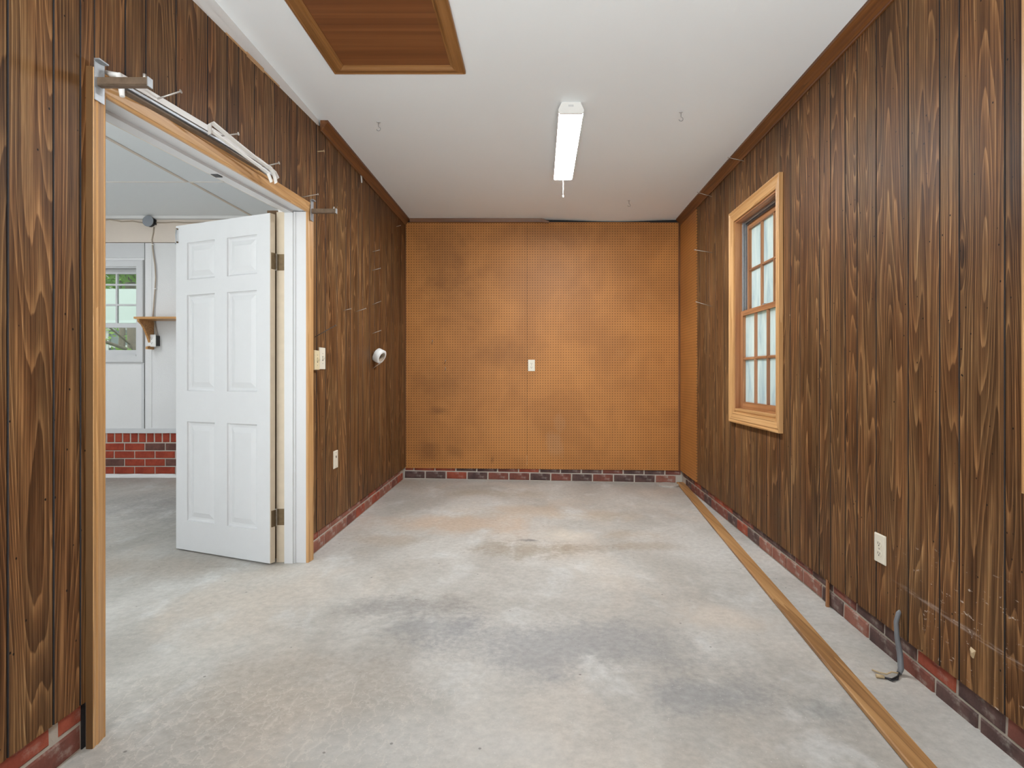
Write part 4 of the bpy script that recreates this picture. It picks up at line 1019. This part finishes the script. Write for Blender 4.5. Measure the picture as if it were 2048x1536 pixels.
# ================================================================== FLOOR THINGS
p0, p1 = Vector((1.386, 5.69, 0)), Vector((1.0655, 1.20, 0)); dv = (p1 - p0).normalized(); sd = Vector((-dv.y, dv.x, 0)); 
if sd.x < 0: sd = -sd
def on(p, h): return Vector((p.x, p.y, zfloor(p.x, p.y) + h))
rings = []
N = 24
for k in range(N + 1):
    c = p0.lerp(p1, k / N) ; wv = .035
    l_, r_ = c - sd * wv, c + sd * wv
    h = .020
    rings.append([on(l_, .004), on(r_, .004), on(r_, h), on(l_ + sd * .004, h), on(l_, h - .003)])
tag(obj('floor_strip', MB().loft(rings), 'boardY'), 'long oak strip lying on the concrete floor along the right wall', 'wood strip')
# patch in the corner
c = Vector((1.255, 5.62, 0)); m = MB(); n = 28
def patch(rx, ry, h): return [on(c + Vector((math.cos(2 * math.pi * k / n) * rx, math.sin(2 * math.pi * k / n) * ry * (.9), 0)), h) for k in range(n)]
c = Vector((1.25, 5.60, 0))
m.loft([patch(.100, .11, -.01), patch(.100, .11, .012), patch(.094, .104, .016)])
tag(obj('floor_patch', m, 'concrete'), 'small round raised concrete patch in the far right corner', 'patch')
# dead cable coming out of the wall
cb = tag(empty('cable', (XR - .01, 2.2, zfloor(1.37, 2.18))), 'cut grey cable hanging from the right wall with bare wire ends on the floor', 'cable')
zf = zfloor(1.36, 2.17)
path = [(XR + .012, 2.243, .128), (XR - .006, 2.240, .118), (XR - .020, 2.232, .088), (XR - .022, 2.222, .03), (XR - .022, 2.205, -.02), (XR - .026, 2.192, zf + .020), (XR - .040, 2.180, zf + .010)]
obj('sheath', MB().tube(path, [.0085, .0085, .0085, .009, .0105, .0105, .009], 12), 'cable', cb)
f = lambda x, y, h=.004: (x + .034, y + .03, zfloor(x + .034, y + .03) + h)
f = lambda x, y, h=.004: (x, y, zfloor(x, y) + h)
obj('wire', MB().tube([path[-1], f(1.338, 2.162, .007), f(1.308, 2.148, .004), f(1.282, 2.157, .005)], .0036, 8), 'black', cb)
obj('wire', MB().tube([path[-1], f(1.330, 2.188, .010), f(1.305, 2.178, .007), f(1.285, 2.190, .006), f(1.266, 2.206, .008)], .0030, 8), 'copper', cb)
obj('wire', MB().tube([path[-1], f(1.330, 2.150, .004), f(1.300, 2.136, .004), f(1.292, 2.152, .004)], .0026, 8), 'black', cb)
obj('wire_nut', MB().tube([f(1.284, 2.157, .007), f(1.258, 2.165, .007)], [.0062, .0075], 8), 'copper', cb)
# shim against the brick
yS = 2.805
tag(obj('wood_shim', MB().loft([[(XR - .006, yS - .007, zfloor(1.39, yS)), (XR + .008, yS - .007, zfloor(1.39, yS)), (XR + .008, yS + .006, zfloor(1.39, yS)), (XR - .006, yS + .006, zfloor(1.39, yS))], [(XR - .002, yS - .006, .044), (XR + .008, yS - .006, .044), (XR + .008, yS + .009, .047), (XR - .002, yS + .009, .047)]]), 'sashZ'), 'thin wooden shim standing against the brick base of the right wall', 'shim')
# splintered chip on the right panelling
p = px_plane_x(1946, 1306, XR)
tag(obj('wood_chip', MB().loft([[p + Vector((.0, -.012, .012)), p + Vector((0, .010, .016)), p + Vector((0, .008, -.010)), p + Vector((0, -.004, -.016))], [p + Vector((-.010, -.008, .004)), p + Vector((-.006, .006, .010)), p + Vector((-.004, .006, -.010)), p + Vector((-.006, -.004, -.014))]]), 'copper'), 'splintered wood chip at a hole low on the right panelling', 'chip')

# ================================================================== SIDE BAY THINGS
# shelf with scroll bracket
sz = wz(642); bx_ = wx(309)
sh = tag(empty('wall_shelf', (bx_ + .6, YB2, sz)), 'pine wall shelf with curved bracket beside the side bay window', 'shelf')
obj('shelf_board', MB().box(bx_ - .045, bx_ + 1.55, YB2 - .235, YB2 - .005, sz - .0, sz + .020), 'shelfwood', sh)
def bracket_prof():
    pts = [(0, 0), (.215, 0), (.215, -.02)]
    for k in range(13):
        t_ = k / 12; pts.append((lerp(.205, .055, t_ ** .62), lerp(-.03, -.225, t_)))
    pts += [(.050, -.250), (.095, -.262), (.095, -.285), (0, -.285)]
    return pts
for xo in (bx_ - .012, bx_ + 1.35):
    pr = bracket_prof()
    obj('shelf_bracket', MB().loft([[(xo + s, YB2 - .004 - a, sz + b) for a, b in pr] for s in (-.010, .010)]), 'shelfwood', sh)
# outlet box with cover on the bracket
ox, oy, oz = wx(309) + .0, YB2 - .05, wz(682)
ob = tag(empty('outlet_box', (ox, oy, oz - .06)), 'white duplex outlet on a black box under the pine shelf', 'outlet')
obj('box_body', MB().box(bx_ + .002, bx_ + .055, YB2 - .055, YB2 - .001, oz - .05, oz + .05), 'black', ob)
oc = obj('cover_plate', MB().box(bx_ - .026, bx_ + .052, YB2 - .062, YB2 - .055, oz - .060, oz + .060), 'whiteplastic', ob)
for s in (-1, 1):
    for (a, b, c_, d_) in ((-.008, -.005, 0, .010), (.005, .008, 0, .008), (-.003, .003, -.011, -.005)):
        obj('slot', MB().box(bx_ + .013 + a, bx_ + .013 + b, YB2 - .0628, YB2 - .0618, oz + s * .022 + c_, oz + s * .022 + d_), 'slot', oc)
# round junction box
jx, jz = wx(302), wz(445)
jb = tag(empty('junction_box', (jx, YB2 - .02, jz)), 'round black junction box with grey cover high on the side bay wall', 'junction box')
obj('box_body', MB().lathe([(.001, 0), (.050, 0), (.050, .040), (.001, .040)], (jx + .006, YB2 - .012, jz), (0, -1, 0), 20), 'black', jb)
obj('cover_disc', MB().lathe([(.054, .040), (.054, .044), (.050, .046), (.0005, .046)], (jx + .006, YB2 - .012, jz), (0, -1, 0), 24), 'grey', jb)
obj('clip', MB().box(jx + .056, jx + .064, YB2 - .03, YB2 - .012, jz - .03, jz + .02), 'black', jb)
pts = [(wx(x), YB2 - .017, wz(y)) for x, y in ((190, 441), (210, 441), (222, 440), (236, 442), (245, 444), (268, 443), (285, 446), (292, 447))]
pts2 = [(wx(x), YB2 - .017, wz(y)) for x, y in ((315, 446), (335, 446), (350, 445), (370, 446), (400, 446), (460, 447))]
tag(obj('wall_cable', MB().tube(pts, .006, 8), 'wire'), 'beige cable running left of the round junction box', 'cable')
tag(obj('wall_cable', MB().tube(pts2, .006, 8), 'wire'), 'beige cable running right of the round junction box', 'cable')
pts3 = [(wx(x), YB2 - .016, wz(y)) for x, y in ((310, 455), (309, 466), (306, 480), (307, 492), (309, 510), (312, 530), (313.5, 555), (312, 580), (310, 605), (308, 636))]
c3 = tag(empty('wall_cable', pts3[-1]), 'beige cable dropping from the round junction box to the shelf', 'cable')
obj('cord', MB().tube(pts3, .006, 8), 'wire', c3)
for (x, y) in ((307, 490), (312.5, 578)): obj('staple', MB().box(wx(x) - .012, wx(x) + .012, YB2 - .024, YB2 - .001, wz(y) - .004, wz(y) + .004), 'whiteplastic', c3)
tag(obj('wall_cable', MB().tube([(wx(311), YB2 - .02, sz - .002), (wx(313), YB2 - .02, wz(655)), (wx(315.5), YB2 - .025, wz(668)), (wx(315.5), YB2 - .03, wz(674))], .005, 8), 'wire'), 'short cable between the shelf and the outlet box below it', 'cable')

# ================================================================== OUTSIDE THE SIDE BAY WINDOW
struct('ground_outside', MB().box(-40, 40, -40, 60, -.62, -.60), 'grass', 'lawn outside the building')
hs = tag(empty('house', (-9.0, 13.0, -.6)), 'brick house with pale mint eaves seen through the side bay window', 'house')
HY = 13.0
def hx(x): return (x - VX) * HY / F
def hz(y): return HC - (y - VY) * HY / F
obj('mortar_wall', MB().box(-15, -4, HY + .02, HY + .3, -.6, hz(604)), 'mortar', hs)
hw = (hx(219), hx(262), hz(706), hz(660))
m = MB()
for r in range(42):
    z0 = -.55 + r * .08
    for i in range(52):
        x0 = -15 + i * .21 + (.105 if r % 2 else 0)
        if x0 + .2 > -4 or z0 + .07 > hz(606): continue
        if x0 + .2 > hw[0] - .08 and x0 < hw[1] + .08 and z0 + .07 > hw[2] - .08 and z0 < hw[3] + .08: continue
        m.box(x0, x0 + .198, HY, HY + .03, z0, z0 + .068)
b_ = obj('brick_courses', m, 'brick_mid', hs); b_['kind'] = 'stuff'
wn = obj('window_frame', MB().box(hw[0] - .09, hw[0], HY - .03, HY + .05, hw[2] - .09, hw[3] + .09).box(hw[1], hw[1] + .09, HY - .03, HY + .05, hw[2] - .09, hw[3] + .09)
         .box(hw[0], hw[1], HY - .03, HY + .05, hw[2] - .09, hw[2]).box(hw[0], hw[1], HY - .03, HY + .05, hw[3], hw[3] + .09).box(hw[0], hw[1], HY - .02, HY + .04, hz(693) - .03, hz(693) + .03), 'white', hs)
obj('pane', MB().box(hw[0], hw[1], HY + .01, HY + .02, hw[2], hz(693) - .03), 'houseglass', wn)
obj('pane', MB().box(hw[0], hw[1], HY + .01, HY + .02, hz(693) + .03, hw[3]), 'houseglass', wn)
zs_ = hz(600)
obj('soffit', MB().box(-15, -4, HY - .5, HY + .3, zs_ - .03, zs_), 'white', hs)
obj('roof', MB().hexa([(-15.3, HY - .6, zs_), (-3.7, HY - .6, zs_), (-3.7, HY + 4, zs_ + 1.2), (-15.3, HY + 4, zs_ + 1.2), (-15.3, HY - .6, zs_ + .08), (-3.7, HY - .6, zs_ + .08), (-3.7, HY + 4, zs_ + 1.3), (-15.3, HY + 4, zs_ + 1.3)]), 'roof', hs)
# pale metal canopy of a neighbouring carport, between the window and the trees
KY = 7.6
def kz(y): return HC - (y - VY) * KY / F
cp = tag(empty('carport', (-5.6, KY, -.6)), 'pale mint metal canopy seen through the upper panes of the side bay window', 'carport')
zz = [kz(646), kz(640), kz(624), kz(609), kz(596), kz(583), kz(571)]
for k in range(6):
    z0, z1 = zz[k], zz[k + 1]; yk = KY + .05 * k
    obj('canopy_panel', MB().hexa([(-8.2, yk, z0), (-3.4, yk, z0), (-3.4, yk + .03, z0), (-8.2, yk + .03, z0), (-8.2, yk + .045, z1), (-3.4, yk + .045, z1), (-3.4, yk + .075, z1), (-8.2, yk + .075, z1)]), 'siding', cp)
for x in (-8.1, -3.5): obj('post', MB().box(x - .04, x + .04, KY - .02, KY + .06, -.6, kz(640)), 'white', cp)
# trees
def tree(name, base, pts, rr, branches, leaves, label, seed):
    e = tag(empty(name, base), label, 'tree', 'trees outside the side bay window')
    tr = obj('trunk', MB().tube(pts, rr, 10), 'bark', e)
    for bp, br in branches: obj('branch', MB().tube(bp, br, 7), 'bark', tr)
    rnd = random.Random(seed); m = MB()
    for cx, cy, cz, rad, n in leaves:
        for _ in range(n):
            while True:
                d = Vector((rnd.uniform(-1, 1), rnd.uniform(-1, 1), rnd.uniform(-1, 1)))
                if d.length < 1: break
            p = Vector((cx, cy, cz)) + d * rad
            s = rnd.uniform(.04, .075); a = Vector((rnd.uniform(-1, 1), rnd.uniform(-1, 1), rnd.uniform(-.6, .6))).normalized(); b = a.orthogonal().normalized()
            b = Matrix.Rotation(rnd.uniform(0, 6.28), 3, a) @ b
            m.add([p - a * s, p + b * s * .5, p + a * s, p - b * s * .5], [(0, 1, 2, 3)])
    f_ = obj('foliage', m, 'leaf', e); f_['kind'] = 'stuff'
def tp_(x, y, Y): return px_plane_y(x, y, Y)
T = 9.0
tree('tree', (tp_(268, 749, T).x, T, -.6), [(tp_(270, 749, T).x, T, -.6), tp_(268, 705, T), tp_(266, 660, T), tp_(262, 600, T + .2), tp_(258, 500, T + .3), tp_(255, 380, T + .3)], [.16, .085, .080, .075, .06, .03],
     [([tp_(268, 704, T), tp_(240, 694, T - .3), tp_(206, 682, T - .6), tp_(170, 668, T - .8)], [.028, .026, .022, .012]),
      ([tp_(264, 692, T), tp_(245, 676, T - .3), tp_(222, 657, T - .5), tp_(200, 640, T - .6)], [.014, .014, .013, .010])],
     [(tp_(262, 552, T).x, T, 3.0, .55, 1000), (tp_(225, 548, T).x, T + .3, 3.05, .5, 700), (tp_(300, 520, T).x, T, 3.3, .8, 900), (tp_(180, 520, T).x, T, 3.3, .8, 800),
      (tp_(240, 682, T).x, T + .6, 1.55, .18, 16), (tp_(262, 700, T).x, T - .2, 1.36, .12, 14)],
     'leafy tree with thick grey trunk outside the side bay window', 3)
T2 = 11.0
tree('tree', (tp_(244, 749, T2).x, T2, -.6), [(tp_(244, 749, T2).x, T2, -.6), tp_(243, 700, T2), tp_(245, 660, T2), tp_(240, 600, T2), tp_(236, 480, T2)], [.10, .06, .05, .04, .02], [],
     [(tp_(230, 555, T2).x, T2, 2.85, .40, 500), (tp_(236, 672, T2).x, T2, 1.8, .26, 26), (tp_(212, 690, T2).x, T2, 1.5, .25, 26), (tp_(260, 545, T2).x, T2 + .3, 3.1, .6, 700), (tp_(200, 535, T2).x, T2 + .3, 3.1, .6, 600)],
     'slender young tree with sparse leaves in front of the brick house', 8)
